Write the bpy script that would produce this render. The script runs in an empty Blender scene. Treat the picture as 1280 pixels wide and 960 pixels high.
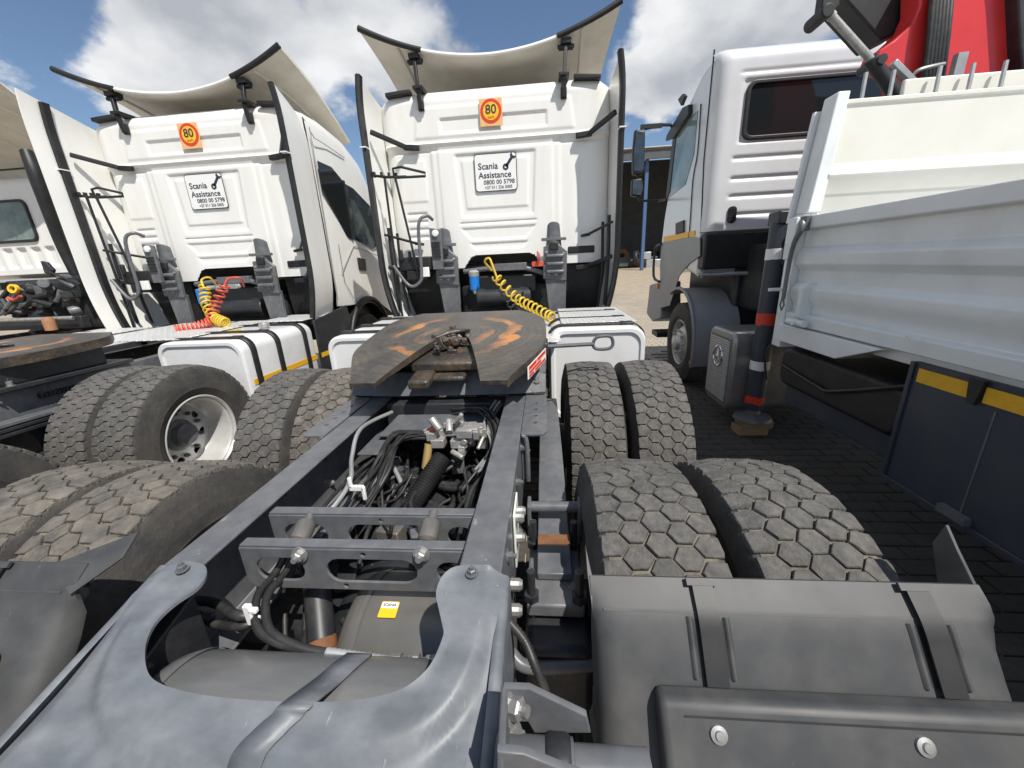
import bpy, bmesh, math, random
from mathutils import Vector, Matrix
rnd = random.Random(7)
S = bpy.context.scene
COL = S.collection
V = Vector
R_ = math.radians

# ---------------------------------------------------------------- camera
F, CX, CY = 481.0, 640.0, 480.0
Yc = V((680 - CX, CY - 328, -F)).normalized()
Zc = V((-75, 1560, F)).normalized()
Zc = (Zc - Yc * Zc.dot(Yc)).normalized()
Xc = Yc.cross(Zc)
CAMR = Matrix((Xc, Yc, Zc))
CAM = V((0, 0, 1.62))
cd = bpy.data.cameras.new('camera'); co = bpy.data.objects.new('camera', cd); COL.objects.link(co)
cd.sensor_fit = 'HORIZONTAL'; cd.sensor_width = 36; cd.lens = 36 * F / 1280
cd.clip_start = 0.02; cd.clip_end = 2000
co.matrix_world = Matrix.Translation(CAM) @ CAMR.to_4x4()
S.camera = co

def ray(u, v): return (CAMR @ V((u - CX, CY - v, -F))).normalized()
def on(u, v, ax, val):
    d = ray(u, v); i = 'xyz'.index(ax); return CAM + d * ((val - CAM[i]) / d[i])
def pz(u, v, z): return on(u, v, 'z', z)
def py(u, v, y): return on(u, v, 'y', y)
def px(u, v, x): return on(u, v, 'x', x)
def ppl(u, v, n, d):            # plane n.p = d
    r = ray(u, v); n = V(n); return CAM + r * ((d - n.dot(CAM)) / n.dot(r))

def on_cyl(u, v, yc, zc, r):
    d = ray(u, v); oy, oz = CAM.y - yc, CAM.z - zc; a_ = d.y ** 2 + d.z ** 2; b_ = 2 * (oy * d.y + oz * d.z); c_ = oy * oy + oz * oz - r * r
    return CAM + d * ((-b_ - math.sqrt(max(0, b_ * b_ - 4 * a_ * c_))) / (2 * a_))

# ---------------------------------------------------------------- sky and sun
SUN = V((0.36, -0.42, 0.83)).normalized()
el = math.asin(SUN.z); az = math.atan2(SUN.x, SUN.y)
w = bpy.data.worlds.new('World'); S.world = w; w.use_nodes = True
nt = w.node_tree; nt.nodes.clear()
def N(t, **k):
    n = nt.nodes.new(t)
    for a, b in k.items(): setattr(n, a, b)
    return n
L = nt.links.new
sky = N('ShaderNodeTexSky', sky_type='NISHITA', sun_disc=False, sun_elevation=el, sun_rotation=az, air_density=1.0, dust_density=0.25, ozone_density=2.6)
bg = N('ShaderNodeBackground'); bg.inputs[1].default_value = 0.10
L(sky.outputs[0], bg.inputs[0])
tc = N('ShaderNodeTexCoord')
sep = N('ShaderNodeSeparateXYZ'); L(tc.outputs['Generated'], sep.inputs[0])
zz = N('ShaderNodeMath', operation='ADD'); L(sep.outputs[2], zz.inputs[0]); zz.inputs[1].default_value = 0.35
zm = N('ShaderNodeMath', operation='MAXIMUM'); L(zz.outputs[0], zm.inputs[0]); zm.inputs[1].default_value = 0.12
dx = N('ShaderNodeMath', operation='DIVIDE'); L(sep.outputs[0], dx.inputs[0]); L(zm.outputs[0], dx.inputs[1])
dy = N('ShaderNodeMath', operation='DIVIDE'); L(sep.outputs[1], dy.inputs[0]); L(zm.outputs[0], dy.inputs[1])
cb = N('ShaderNodeCombineXYZ'); L(dx.outputs[0], cb.inputs[0]); L(dy.outputs[0], cb.inputs[1])
mp = N('ShaderNodeMapping'); L(cb.outputs[0], mp.inputs[0]); mp.inputs['Location'].default_value = (6.78, 6.6, 0.0)
n1 = N('ShaderNodeTexNoise'); n1.inputs['Scale'].default_value = 1.5; n1.inputs['Detail'].default_value = 10; n1.inputs['Roughness'].default_value = 0.55; n1.inputs['Distortion'].default_value = 0.15
L(mp.outputs[0], n1.inputs['Vector'])
cr = N('ShaderNodeValToRGB'); cr.color_ramp.elements[0].position = 0.485; cr.color_ramp.elements[1].position = 0.555
cr.color_ramp.elements[0].color = (0, 0, 0, 1); cr.color_ramp.elements[1].color = (1, 1, 1, 1)
cr.color_ramp.interpolation = 'EASE'
L(n1.outputs['Fac'], cr.inputs[0])
n2 = N('ShaderNodeTexNoise'); n2.inputs['Scale'].default_value = 2.6; n2.inputs['Detail'].default_value = 7
L(mp.outputs[0], n2.inputs['Vector'])
cc = N('ShaderNodeValToRGB'); cc.color_ramp.elements[0].position = 0.38; cc.color_ramp.elements[1].position = 0.62
cc.color_ramp.elements[0].color = (0.47, 0.50, 0.55, 1); cc.color_ramp.elements[1].color = (0.93, 0.94, 0.95, 1)
L(n2.outputs['Fac'], cc.inputs[0])
bg2 = N('ShaderNodeBackground'); bg2.inputs[1].default_value = 0.88; L(cc.outputs[0], bg2.inputs[0])
mxs = N('ShaderNodeMixShader'); L(cr.outputs[0], mxs.inputs[0]); L(bg.outputs[0], mxs.inputs[1]); L(bg2.outputs[0], mxs.inputs[2])
ow = N('ShaderNodeOutputWorld'); L(mxs.outputs[0], ow.inputs[0])
sl = bpy.data.lights.new('sun', 'SUN'); sl.energy = 4.9; sl.angle = R_(0.53); sl.color = (1.0, 0.955, 0.88)
so = bpy.data.objects.new('sun', sl); COL.objects.link(so)
so.rotation_euler = SUN.to_track_quat('Z', 'Y').to_euler(); so.location = (6, -8, 20)
S.view_settings.view_transform = 'Standard'; S.view_settings.look = 'None'
S.view_settings.exposure = 0.15; S.view_settings.gamma = 1.0; S.view_settings.use_curve_mapping = False
S.render.engine = 'CYCLES'

# ---------------------------------------------------------------- materials
MATS = {}
def pm(name, col, col2=None, mix=0.5, scale=5, rough=0.5, metal=0, bump=0, bscale=60, coat=0, lo=0.4, hi=0.7, stretch=None, rvar=0.0, fine=None, wear=None):
    m = bpy.data.materials.new(name); m.use_nodes = True; t = m.node_tree; b = t.nodes['Principled BSDF']
    b.inputs['Roughness'].default_value = rough; b.inputs['Metallic'].default_value = metal
    if coat: b.inputs['Coat Weight'].default_value = coat; b.inputs['Coat Roughness'].default_value = 0.12
    tcn = t.nodes.new('ShaderNodeTexCoord'); vec = tcn.outputs['Object']
    if stretch:
        mpn = t.nodes.new('ShaderNodeMapping'); mpn.inputs['Scale'].default_value = stretch
        t.links.new(vec, mpn.inputs[0]); vec = mpn.outputs[0]
    if col2:
        nz = t.nodes.new('ShaderNodeTexNoise'); nz.inputs['Scale'].default_value = scale; nz.inputs['Detail'].default_value = 7; nz.inputs['Roughness'].default_value = 0.62
        t.links.new(vec, nz.inputs['Vector'])
        rp = t.nodes.new('ShaderNodeValToRGB'); e = rp.color_ramp.elements
        e[0].position = lo; e[1].position = hi
        e[0].color = (*col, 1)
        c2 = tuple(a * (1 - mix) + c * mix for a, c in zip(col, col2)); e[1].color = (*c2, 1)
        t.links.new(nz.outputs['Fac'], rp.inputs[0]); src = rp.outputs[0]
        if fine:
            nf = t.nodes.new('ShaderNodeTexNoise'); nf.inputs['Scale'].default_value = fine; nf.inputs['Detail'].default_value = 4
            t.links.new(tcn.outputs['Object'], nf.inputs['Vector'])
            mr = t.nodes.new('ShaderNodeMapRange'); mr.inputs[1].default_value = 0.3; mr.inputs[2].default_value = 0.7; mr.inputs[3].default_value = 0.82; mr.inputs[4].default_value = 1.15
            t.links.new(nf.outputs['Fac'], mr.inputs[0])
            mu = t.nodes.new('ShaderNodeMixRGB'); mu.blend_type = 'MULTIPLY'; mu.inputs[0].default_value = 1
            t.links.new(src, mu.inputs[1]); t.links.new(mr.outputs[0], mu.inputs[2]); src = mu.outputs[0]
        if wear:                                   # (colour, noise scale, threshold, stretch): chips and scratches
            wc, wsc, wth, wst = wear
            mw = t.nodes.new('ShaderNodeMapping'); mw.inputs['Scale'].default_value = wst; mw.inputs['Rotation'].default_value = (0.2, 0.1, 0.5); t.links.new(tcn.outputs['Object'], mw.inputs[0])
            nw = t.nodes.new('ShaderNodeTexNoise'); nw.inputs['Scale'].default_value = wsc; nw.inputs['Detail'].default_value = 5; nw.inputs['Roughness'].default_value = 0.65; t.links.new(mw.outputs[0], nw.inputs['Vector'])
            rw_ = t.nodes.new('ShaderNodeMapRange'); rw_.inputs[1].default_value = wth; rw_.inputs[2].default_value = wth + 0.05; t.links.new(nw.outputs['Fac'], rw_.inputs[0])
            mm = t.nodes.new('ShaderNodeMixRGB'); t.links.new(rw_.outputs[0], mm.inputs[0]); t.links.new(src, mm.inputs[1]); mm.inputs[2].default_value = (*wc, 1); src = mm.outputs[0]
        t.links.new(src, b.inputs['Base Color'])
        if rvar:
            mr2 = t.nodes.new('ShaderNodeMapRange'); mr2.inputs[3].default_value = rough - rvar; mr2.inputs[4].default_value = rough + rvar
            t.links.new(nz.outputs['Fac'], mr2.inputs[0]); t.links.new(mr2.outputs[0], b.inputs['Roughness'])
    else: b.inputs['Base Color'].default_value = (*col, 1)
    if bump:
        nb = t.nodes.new('ShaderNodeTexNoise'); nb.inputs['Scale'].default_value = bscale; nb.inputs['Detail'].default_value = 5
        t.links.new(tcn.outputs['Object'], nb.inputs['Vector'])
        bp = t.nodes.new('ShaderNodeBump'); bp.inputs['Strength'].default_value = bump; bp.inputs['Distance'].default_value = 0.01
        t.links.new(nb.outputs['Fac'], bp.inputs['Height']); t.links.new(bp.outputs[0], b.inputs['Normal'])
    MATS[name] = m; return m

WHITE = pm('white_paint', (0.81, 0.805, 0.775), (0.66, 0.63, 0.55), 0.5, 2.2, 0.32, coat=0.4, lo=0.45, hi=0.85, rvar=0.08, stretch=(2.5, 2.5, 0.5), wear=((0.48, 0.44, 0.37), 9, 0.70, (1.2, 1.2, 0.35)))
CREAM = pm('cream_underside', (0.82, 0.78, 0.69), (0.52, 0.46, 0.36), 0.6, 3, 0.5, lo=0.4, hi=0.75)
TANKW = pm('tank_white', (0.74, 0.745, 0.745), (0.5, 0.5, 0.48), 0.5, 5, 0.35, coat=0.3, lo=0.5, hi=0.8, wear=((0.45, 0.43, 0.39), 12, 0.69, (1, 1, 0.7)))
FRAME = pm('frame_paint', (0.108, 0.114, 0.125), (0.20, 0.195, 0.185), 0.5, 4, 0.38, lo=0.42, hi=0.8, fine=25, bump=0.04, rvar=0.1, wear=((0.24, 0.22, 0.20), 30, 0.66, (1, 0.5, 1)))
FRAMED = pm('frame_paint_dark', (0.022, 0.024, 0.028), (0.075, 0.073, 0.07), 0.5, 8, 0.45, lo=0.45, hi=0.8, fine=80, wear=((0.16, 0.14, 0.12), 30, 0.66, (1, 1, 1)))
UPLATE = pm('end_plate_paint', (0.108, 0.120, 0.138), (0.235, 0.245, 0.255), 0.7, 6, 0.47, lo=0.36, hi=0.80, stretch=(1.0, 2.4, 1.0), fine=18, rvar=0.12, wear=((0.30, 0.31, 0.315), 16, 0.675, (6, 0.8, 1)))
BLACKP = pm('black_plastic', (0.012, 0.0125, 0.0135), (0.045, 0.044, 0.042), 0.5, 10, 0.5, lo=0.45, hi=0.8)
GUARD = pm('guard_plastic', (0.044, 0.046, 0.049), (0.095, 0.093, 0.088), 0.7, 9, 0.55, lo=0.38, hi=0.78, bump=0.025, bscale=700, fine=14, rvar=0.1, wear=((0.13, 0.125, 0.115), 22, 0.70, (2, 1, 1)))
RUBBER = pm('tyre_rubber', (0.040, 0.039, 0.038), (0.15, 0.13, 0.105), 0.45, 7, 0.78, lo=0.40, hi=0.78, bump=0.2, bscale=160, fine=70)
TREAD = pm('tread_rubber', (0.074, 0.072, 0.069), (0.165, 0.154, 0.138), 0.65, 15, 0.85, lo=0.35, hi=0.75, bump=0.45, bscale=140, fine=60)
TREADM = pm('tread_rubber_muddy', (0.082, 0.077, 0.070), (0.225, 0.195, 0.16), 0.7, 14, 0.88, lo=0.34, hi=0.68, bump=0.6, bscale=110, fine=50)
GROOVE = pm('groove_dust', (0.07, 0.064, 0.055), (0.25, 0.215, 0.165), 0.7, 18, 0.9, lo=0.35, hi=0.65, bump=0.4, bscale=120)
STEEL = pm('bare_steel', (0.40, 0.40, 0.39), (0.20, 0.18, 0.16), 0.7, 24, 0.45, metal=0.7, lo=0.45, hi=0.75)
RIMM = pm('rim_silver', (0.60, 0.60, 0.585), (0.32, 0.30, 0.27), 0.6, 8, 0.36, metal=0.35, lo=0.42, hi=0.8)
ALU = pm('cast_aluminium', (0.46, 0.45, 0.43), (0.2, 0.19, 0.18), 0.6, 25, 0.42, metal=0.5, lo=0.4, hi=0.7)
HOSE = pm('black_hose', (0.022, 0.022, 0.023), (0.09, 0.085, 0.08), 0.5, 20, 0.48, lo=0.45, hi=0.75)
GALV = pm('galvanised', (0.45, 0.46, 0.46), (0.28, 0.28, 0.28), 0.6, 10, 0.4, metal=0.5)
TANKG = pm('air_tank_grey', (0.15, 0.145, 0.135), (0.23, 0.21, 0.185), 0.7, 4, 0.30, metal=0.35, lo=0.4, hi=0.7)
TANKD = pm('air_tank_dark', (0.12, 0.125, 0.13), (0.22, 0.215, 0.205), 0.7, 5, 0.33, lo=0.4, hi=0.75, stretch=(1, 3, 3), metal=0.1)
RUST = pm('rust', (0.20, 0.085, 0.03), (0.07, 0.04, 0.03), 0.7, 20, 0.8)
YELLOW = pm('yellow_plastic', (0.70, 0.47, 0.03), (0.42, 0.30, 0.06), 0.6, 14, 0.42)
REFLY = pm('yellow_reflective', (0.80, 0.43, 0.015), (0.6, 0.33, 0.02), 0.6, 30, 0.45)
REDP = pm('red_plastic', (0.60, 0.085, 0.04), (0.38, 0.06, 0.04), 0.6, 14, 0.42)
REDC = pm('crane_red', (0.66, 0.035, 0.035), (0.38, 0.02, 0.02), 0.6, 3, 0.36, coat=0.3, lo=0.45, hi=0.8)
BLUEP = pm('blue_canister', (0.01, 0.16, 0.50), rough=0.35)
GLASS = pm('dark_glass', (0.014, 0.017, 0.019), rough=0.05)
GLASSG = pm('green_glass', (0.10, 0.15, 0.14), (0.30, 0.36, 0.35), 0.7, 1.6, 0.06, lo=0.4, hi=0.6)  # pale patches in the colour stand in for reflections on the pane
DPAINT = pm('silver_white_paint', (0.66, 0.67, 0.69), (0.5, 0.5, 0.49), 0.5, 2, 0.28, coat=0.5, lo=0.45, hi=0.85)
BODYG = pm('tipper_grey_white', (0.74, 0.77, 0.775), (0.54, 0.545, 0.52), 0.6, 4, 0.36, coat=0.25, lo=0.46, hi=0.85, bump=0.10, bscale=5, rvar=0.1, wear=((0.34, 0.27, 0.21), 14, 0.705, (1, 0.35, 1.6)))
BODYC = pm('headboard_cream', (0.70, 0.69, 0.63), (0.58, 0.56, 0.49), 0.6, 2.5, 0.4, lo=0.42, hi=0.8, wear=((0.42, 0.36, 0.28), 12, 0.70, (1, 1, 0.6)))
GREYPL = pm('grey_fender', (0.24, 0.25, 0.265), (0.32, 0.325, 0.33), 0.6, 4, 0.48, lo=0.4, hi=0.8)
NAVY = pm('navy_panel', (0.035, 0.044, 0.062), (0.07, 0.075, 0.085), 0.6, 3, 0.42, lo=0.45, hi=0.8, wear=((0.17, 0.175, 0.18), 14, 0.68, (1, 2.5, 0.5)))
WHT = pm('white_plain', (0.80, 0.80, 0.78), rough=0.45)
INK = pm('dark_ink', (0.018, 0.028, 0.055), rough=0.5)
SIGNY = pm('sign_yellow', (0.85, 0.50, 0.02), rough=0.4)
SIGNR = pm('sign_red', (0.66, 0.05, 0.02), rough=0.4)
ORANGE = pm('orange_lamp', (0.8, 0.22, 0.01), rough=0.3)
WOOD = pm('weathered_wood', (0.36, 0.25, 0.15), (0.2, 0.14, 0.09), 0.7, 8, 0.8, stretch=(1, 8, 8))
MIRG = pm('mirror_glass', (0.16, 0.165, 0.17), (0.07, 0.07, 0.07), 0.8, 6, 0.2, metal=1.0)
SHADE = pm('shed_metal', (0.09, 0.095, 0.10), (0.05, 0.05, 0.05), 0.6, 2, 0.7)
ROOFM = pm('shed_roof', (0.50, 0.49, 0.46), (0.33, 0.30, 0.26), 0.6, 3, 0.55)
DUST = pm('paving_sand', (0.36, 0.30, 0.225), (0.25, 0.20, 0.15), 0.7, 3, 0.92, lo=0.35, hi=0.7, fine=60, bump=0.3, bscale=80)
PAVERD = pm('paver_painted_shade', (0.085, 0.075, 0.062), (0.035, 0.032, 0.03), 0.8, 2.0, 0.8, lo=0.35, hi=0.65, fine=45, bump=0.3, bscale=150)  # dark copy of the paver: shade beside the tipper put into the colour
PAVER = pm('paver_concrete', (0.40, 0.345, 0.275), (0.27, 0.235, 0.19), 0.8, 1.5, 0.9, lo=0.3, hi=0.7, fine=45, bump=0.35, bscale=150)
def chequer():
    m = pm('chequer_plate', (0.72, 0.725, 0.72), (0.5, 0.49, 0.46), 0.6, 6, 0.33, metal=0.25, lo=0.45, hi=0.8)
    t = m.node_tree; b = t.nodes['Principled BSDF']
    tcn = t.nodes.new('ShaderNodeTexCoord')
    def wv(rz):
        mp = t.nodes.new('ShaderNodeMapping'); mp.inputs['Rotation'].default_value = (0, 0, rz); t.links.new(tcn.outputs['Object'], mp.inputs[0])
        wn = t.nodes.new('ShaderNodeTexWave'); wn.inputs['Scale'].default_value = 6.5; t.links.new(mp.outputs[0], wn.inputs[0]); return wn.outputs['Fac']
    mx = t.nodes.new('ShaderNodeMath'); mx.operation = 'MULTIPLY'; t.links.new(wv(R_(45)), mx.inputs[0]); t.links.new(wv(R_(-45)), mx.inputs[1])
    bp = t.nodes.new('ShaderNodeBump'); bp.inputs['Strength'].default_value = 1.0; bp.inputs['Distance'].default_value = 0.012
    t.links.new(mx.outputs[0], bp.inputs['Height']); t.links.new(bp.outputs[0], b.inputs['Normal'])
    return m
CHEQ = chequer()
def grease():
    m = pm('greased_plate', (0.046, 0.043, 0.040), (0.13, 0.105, 0.078), 0.8, 7, 0.36, lo=0.42, hi=0.75, fine=70, bump=0.25, bscale=70, rvar=0.15)
    t = m.node_tree; b = t.nodes['Principled BSDF']
    src = b.inputs['Base Color'].links[0].from_socket
    tcn = t.nodes.new('ShaderNodeTexCoord')
    sp = t.nodes.new('ShaderNodeSeparateXYZ'); t.links.new(tcn.outputs['Object'], sp.inputs[0])
    def M(op, a, c=None):
        n = t.nodes.new('ShaderNodeMath'); n.operation = op
        for i, q in enumerate((a, c)):
            if q is None: continue
            if isinstance(q, (int, float)): n.inputs[i].default_value = q
            else: t.links.new(q, n.inputs[i])
        return n.outputs[0]
    x, y = sp.outputs[0], sp.outputs[1]
    r = M('SQRT', M('ADD', M('MULTIPLY', x, x), M('MULTIPLY', y, y)))
    nz = t.nodes.new('ShaderNodeTexNoise'); nz.inputs['Scale'].default_value = 5.5; nz.inputs['Detail'].default_value = 4; t.links.new(tcn.outputs['Object'], nz.inputs['Vector'])
    rr = M('ADD', r, M('MULTIPLY', M('SUBTRACT', nz.outputs['Fac'], 0.5), 0.22))
    ring = M('SINE', M('MULTIPLY', rr, 44.0))
    ring = M('MULTIPLY', M('SUBTRACT', ring, 0.15), 2.0)
    inr = M('MULTIPLY', M('GREATER_THAN', rr, 0.15), M('LESS_THAN', rr, 0.40))
    sidem = M('MULTIPLY', M('SUBTRACT', M('ABSOLUTE', x), 0.10), 9.0)
    cl = t.nodes.new('ShaderNodeClamp'); t.links.new(ring, cl.inputs[0])
    cl2 = t.nodes.new('ShaderNodeClamp'); t.links.new(sidem, cl2.inputs[0])
    n3 = t.nodes.new('ShaderNodeTexNoise'); n3.inputs['Scale'].default_value = 4.2; n3.inputs['Detail'].default_value = 6; t.links.new(tcn.outputs['Object'], n3.inputs['Vector'])
    cl3 = t.nodes.new('ShaderNodeClamp'); t.links.new(M('MULTIPLY', M('SUBTRACT', n3.outputs['Fac'], 0.40), 4.5), cl3.inputs[0])
    fac = M('MULTIPLY', M('MULTIPLY', cl.outputs[0], inr), M('MULTIPLY', cl2.outputs[0], cl3.outputs[0]))
    rg = M('SINE', M('MULTIPLY', M('ADD', r, M('MULTIPLY', nz.outputs['Fac'], 0.12)), 150.0))
    mrr = t.nodes.new('ShaderNodeMapRange'); mrr.inputs[1].default_value = -1; mrr.inputs[2].default_value = 1; mrr.inputs[3].default_value = 0.88; mrr.inputs[4].default_value = 1.12; t.links.new(rg, mrr.inputs[0])
    mul = t.nodes.new('ShaderNodeMixRGB'); mul.blend_type = 'MULTIPLY'; mul.inputs[0].default_value = 1; t.links.new(src, mul.inputs[1]); t.links.new(mrr.outputs[0], mul.inputs[2]); src = mul.outputs[0]
    mx = t.nodes.new('ShaderNodeMixRGB'); t.links.new(fac, mx.inputs[0]); t.links.new(src, mx.inputs[1]); mx.inputs[2].default_value = (0.46, 0.185, 0.05, 1)
    t.links.new(mx.outputs[0], b.inputs['Base Color'])
    return m
GREASE = grease()
RUSTG = pm('greasy_rust', (0.040, 0.036, 0.032), (0.14, 0.095, 0.058), 0.8, 8, 0.42, lo=0.45, hi=0.72, bump=0.5, bscale=45, fine=40)

# ---------------------------------------------------------------- helpers
WLOC = {}
def wloc(o): return WLOC.get(o.name, V((0, 0, 0))) if o else V((0, 0, 0))
def empty(name, loc, label, cat, group=None):
    o = bpy.data.objects.new(name, None); COL.objects.link(o); o.location = loc; o['label'] = label; o['category'] = cat
    if group: o['group'] = group
    o.empty_display_size = 0.3; WLOC[o.name] = V(loc); return o
def place(name, me, parent, c, rot=None):
    o = bpy.data.objects.new(name, me); COL.objects.link(o); c = V(c)
    if parent: o.parent = parent; o.location = c - wloc(parent)
    else: o.location = c
    if rot: o.rotation_euler = rot
    WLOC[o.name] = c
    return o
def finish(me, mat, angle=38):
    if mat and not me.materials: me.materials.append(mat)
    me.polygons.foreach_set('use_smooth', [True] * len(me.polygons))
    me.set_sharp_from_angle(angle=R_(angle)); me.update()
def frame_of(d):
    d = V(d).normalized(); a = V((0, 0, 1)) if abs(d.z) < 0.9 else V((1, 0, 0))
    u = d.cross(a).normalized(); return u, d.cross(u).normalized()
def smooth_path(pts, k=6):
    pts = [V(p) for p in pts]
    if len(pts) < 3: return pts
    out = []
    for i in range(len(pts) - 1):
        p0 = pts[max(i - 1, 0)]; p1 = pts[i]; p2 = pts[i + 1]; p3 = pts[min(i + 2, len(pts) - 1)]
        for j in range(k):
            t = j / k
            out.append(0.5 * ((2 * p1) + (p2 - p0) * t + (2 * p0 - 5 * p1 + 4 * p2 - p3) * t * t + (3 * p1 - p0 - 3 * p2 + p3) * t ** 3))
    out.append(pts[-1]); return out
class MB:
    def __init__(s): s.v = []; s.f = []
    def add(s, vs, fs):
        b = len(s.v); s.v += [V(p) for p in vs]; s.f += [tuple(i + b for i in f) for f in fs]; return s
    def box(s, c, d, M=None):
        hx, hy, hz = d[0] / 2, d[1] / 2, d[2] / 2; c = V(c)
        vs = [V((x, y, z)) for x in (-hx, hx) for y in (-hy, hy) for z in (-hz, hz)]
        if M: vs = [M @ p for p in vs]
        return s.add([p + c for p in vs], [(0, 1, 3, 2), (4, 6, 7, 5), (0, 4, 5, 1), (2, 3, 7, 6), (0, 2, 6, 4), (1, 5, 7, 3)])
    def bb(s, x0, x1, y0, y1, z0, z1): return s.box(((x0 + x1) / 2, (y0 + y1) / 2, (z0 + z1) / 2), (x1 - x0, y1 - y0, z1 - z0))
    def prism(s, poly, vec):
        n = len(poly); vec = V(vec); poly = [V(p) for p in poly]
        return s.add(poly + [p + vec for p in poly], [tuple(range(n))[::-1], tuple(range(n, 2 * n))] + [(i, (i + 1) % n, n + (i + 1) % n, n + i) for i in range(n)])
    def tube(s, path, r, seg=8, cap=True, smooth=0):
        n0 = len(path)
        path = smooth_path(path, smooth) if smooth else [V(p) for p in path]
        n = len(path); rr = list(r) if isinstance(r, (list, tuple)) else [r] * n
        if len(rr) != n: rr = [rr[min(int(i * (n0 - 1) / (n - 1)), n0 - 2)] * (1 - (i * (n0 - 1) / (n - 1)) % 1) + rr[min(int(i * (n0 - 1) / (n - 1)) + 1, n0 - 1)] * ((i * (n0 - 1) / (n - 1)) % 1) for i in range(n - 1)] + [rr[-1]]
        vs = []; u = None
        for i, p in enumerate(path):
            d = (path[min(i + 1, n - 1)] - path[max(i - 1, 0)])
            d = d.normalized() if d.length > 1e-9 else V((0, 0, 1))
            if u is None: u, _ = frame_of(d)
            u = (u - d * u.dot(d)); u = u.normalized() if u.length > 1e-6 else frame_of(d)[0]
            wv = d.cross(u)
            for k in range(seg):
                a = 2 * math.pi * k / seg; vs.append(p + (u * math.cos(a) + wv * math.sin(a)) * rr[i])
        fs = [(i * seg + k, i * seg + (k + 1) % seg, (i + 1) * seg + (k + 1) % seg, (i + 1) * seg + k) for i in range(n - 1) for k in range(seg)]
        if cap: fs += [tuple(range(seg))[::-1], tuple(range((n - 1) * seg, n * seg))]
        return s.add(vs, fs)
    def cyl(s, a, b, r, seg=16, r2=None): return s.tube([a, b], [r, r if r2 is None else r2], seg)
    def lathe(s, prof, o, axis, seg=32, close=False):
        o = V(o); d = V(axis).normalized(); u, wv = frame_of(d); vs = []; n = len(prof)
        for r, h in prof:
            for k in range(seg):
                a = 2 * math.pi * k / seg; vs.append(o + d * h + (u * math.cos(a) + wv * math.sin(a)) * r)
        rng = range(n) if close else range(n - 1)
        return s.add(vs, [(i * seg + k, i * seg + (k + 1) % seg, ((i + 1) % n) * seg + (k + 1) % seg, ((i + 1) % n) * seg + k) for i in rng for k in range(seg)])
    def grid(s, fn, nu, nv, thick=None):
        vs = [V(fn(i / nu, j / nv)) for j in range(nv + 1) for i in range(nu + 1)]; wd = nu + 1
        fs = [(j * wd + i, j * wd + i + 1, (j + 1) * wd + i + 1, (j + 1) * wd + i) for j in range(nv) for i in range(nu)]
        if thick:
            T = V(thick) if not callable(thick) else None; n0 = len(vs)
            vs2 = [p + (T if T else V(thick(p))) for p in vs]
            vs = vs + vs2; fs += [tuple(n0 + i for i in f)[::-1] for f in fs]
            bd = [i for i in range(nu)]
            for i in range(nu):
                fs.append((i + 1, i, n0 + i, n0 + i + 1)); a = nv * wd + i; fs.append((a, a + 1, n0 + a + 1, n0 + a))
            for j in range(nv):
                a = j * wd; fs.append((a, a + wd, n0 + a + wd, n0 + a)); a = j * wd + nu; fs.append((a + wd, a, n0 + a, n0 + a + wd))
        return s.add(vs, fs)
    def mesh(s, name, mat, angle=38, c=None, fix=True):
        if c is None:
            lo = V([min(p[i] for p in s.v) for i in range(3)]); hi = V([max(p[i] for p in s.v) for i in range(3)]); c = (lo + hi) / 2
        me = bpy.data.meshes.new(name); me.from_pydata([p - c for p in s.v], [], s.f)
        if fix:
            bm = bmesh.new(); bm.from_mesh(me); bmesh.ops.recalc_face_normals(bm, faces=bm.faces); bm.to_mesh(me); bm.free()
        finish(me, mat, angle); return me, c
    def build(s, name, mat, parent=None, bevel=0, angle=38, seg=2, label=None, kind=None, fix=True):
        me, c = s.mesh(name, mat, angle, fix=fix); o = place(name, me, parent, c)
        if bevel:
            m = o.modifiers.new('bevel', 'BEVEL'); m.width = bevel; m.segments = seg; m.limit_method = 'ANGLE'; m.angle_limit = R_(35); m.harden_normals = False
        if label: o['label'] = label
        if kind: o['kind'] = kind
        return o
def plate(outer, holes, th, bevel=0.0):
    """flat plate with real holes, in local XY, thickness along Z -> bare mesh"""
    cu = bpy.data.curves.new('tmp', 'CURVE'); cu.dimensions = '2D'; cu.fill_mode = 'BOTH'
    for lp in [outer] + holes:
        sp = cu.splines.new('POLY'); sp.points.add(len(lp) - 1)
        for q, p in zip(sp.points, lp): q.co = (p[0], p[1], 0, 1)
        sp.use_cyclic_u = True
    cu.extrude = max(th / 2 - bevel, 1e-4); cu.bevel_depth = bevel; cu.bevel_resolution = 1; cu.offset = -bevel
    ob = bpy.data.objects.new('tmp', cu); COL.objects.link(ob); bpy.context.view_layer.update()
    dg = bpy.context.evaluated_depsgraph_get(); me = bpy.data.meshes.new_from_object(ob.evaluated_get(dg))
    bpy.data.objects.remove(ob); bpy.data.curves.remove(cu); me.materials.clear(); return me
def plate_obj(name, outer, holes, th, mat, parent, M, bevel=0.0, label=None):
    me = plate(outer, holes, th, bevel); me.transform(M)
    c = sum((V(b) for b in [v.co for v in me.vertices]), V()) / len(me.vertices)
    me.transform(Matrix.Translation(-c)); finish(me, mat, 30); o = place(name, me, parent, c)
    if label: o['label'] = label
    return o
def circle(cx, cy, r, n=20, ry=None): return [(cx + r * math.cos(2 * math.pi * k / n), cy + (ry or r) * math.sin(2 * math.pi * k / n)) for k in range(n)]
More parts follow.
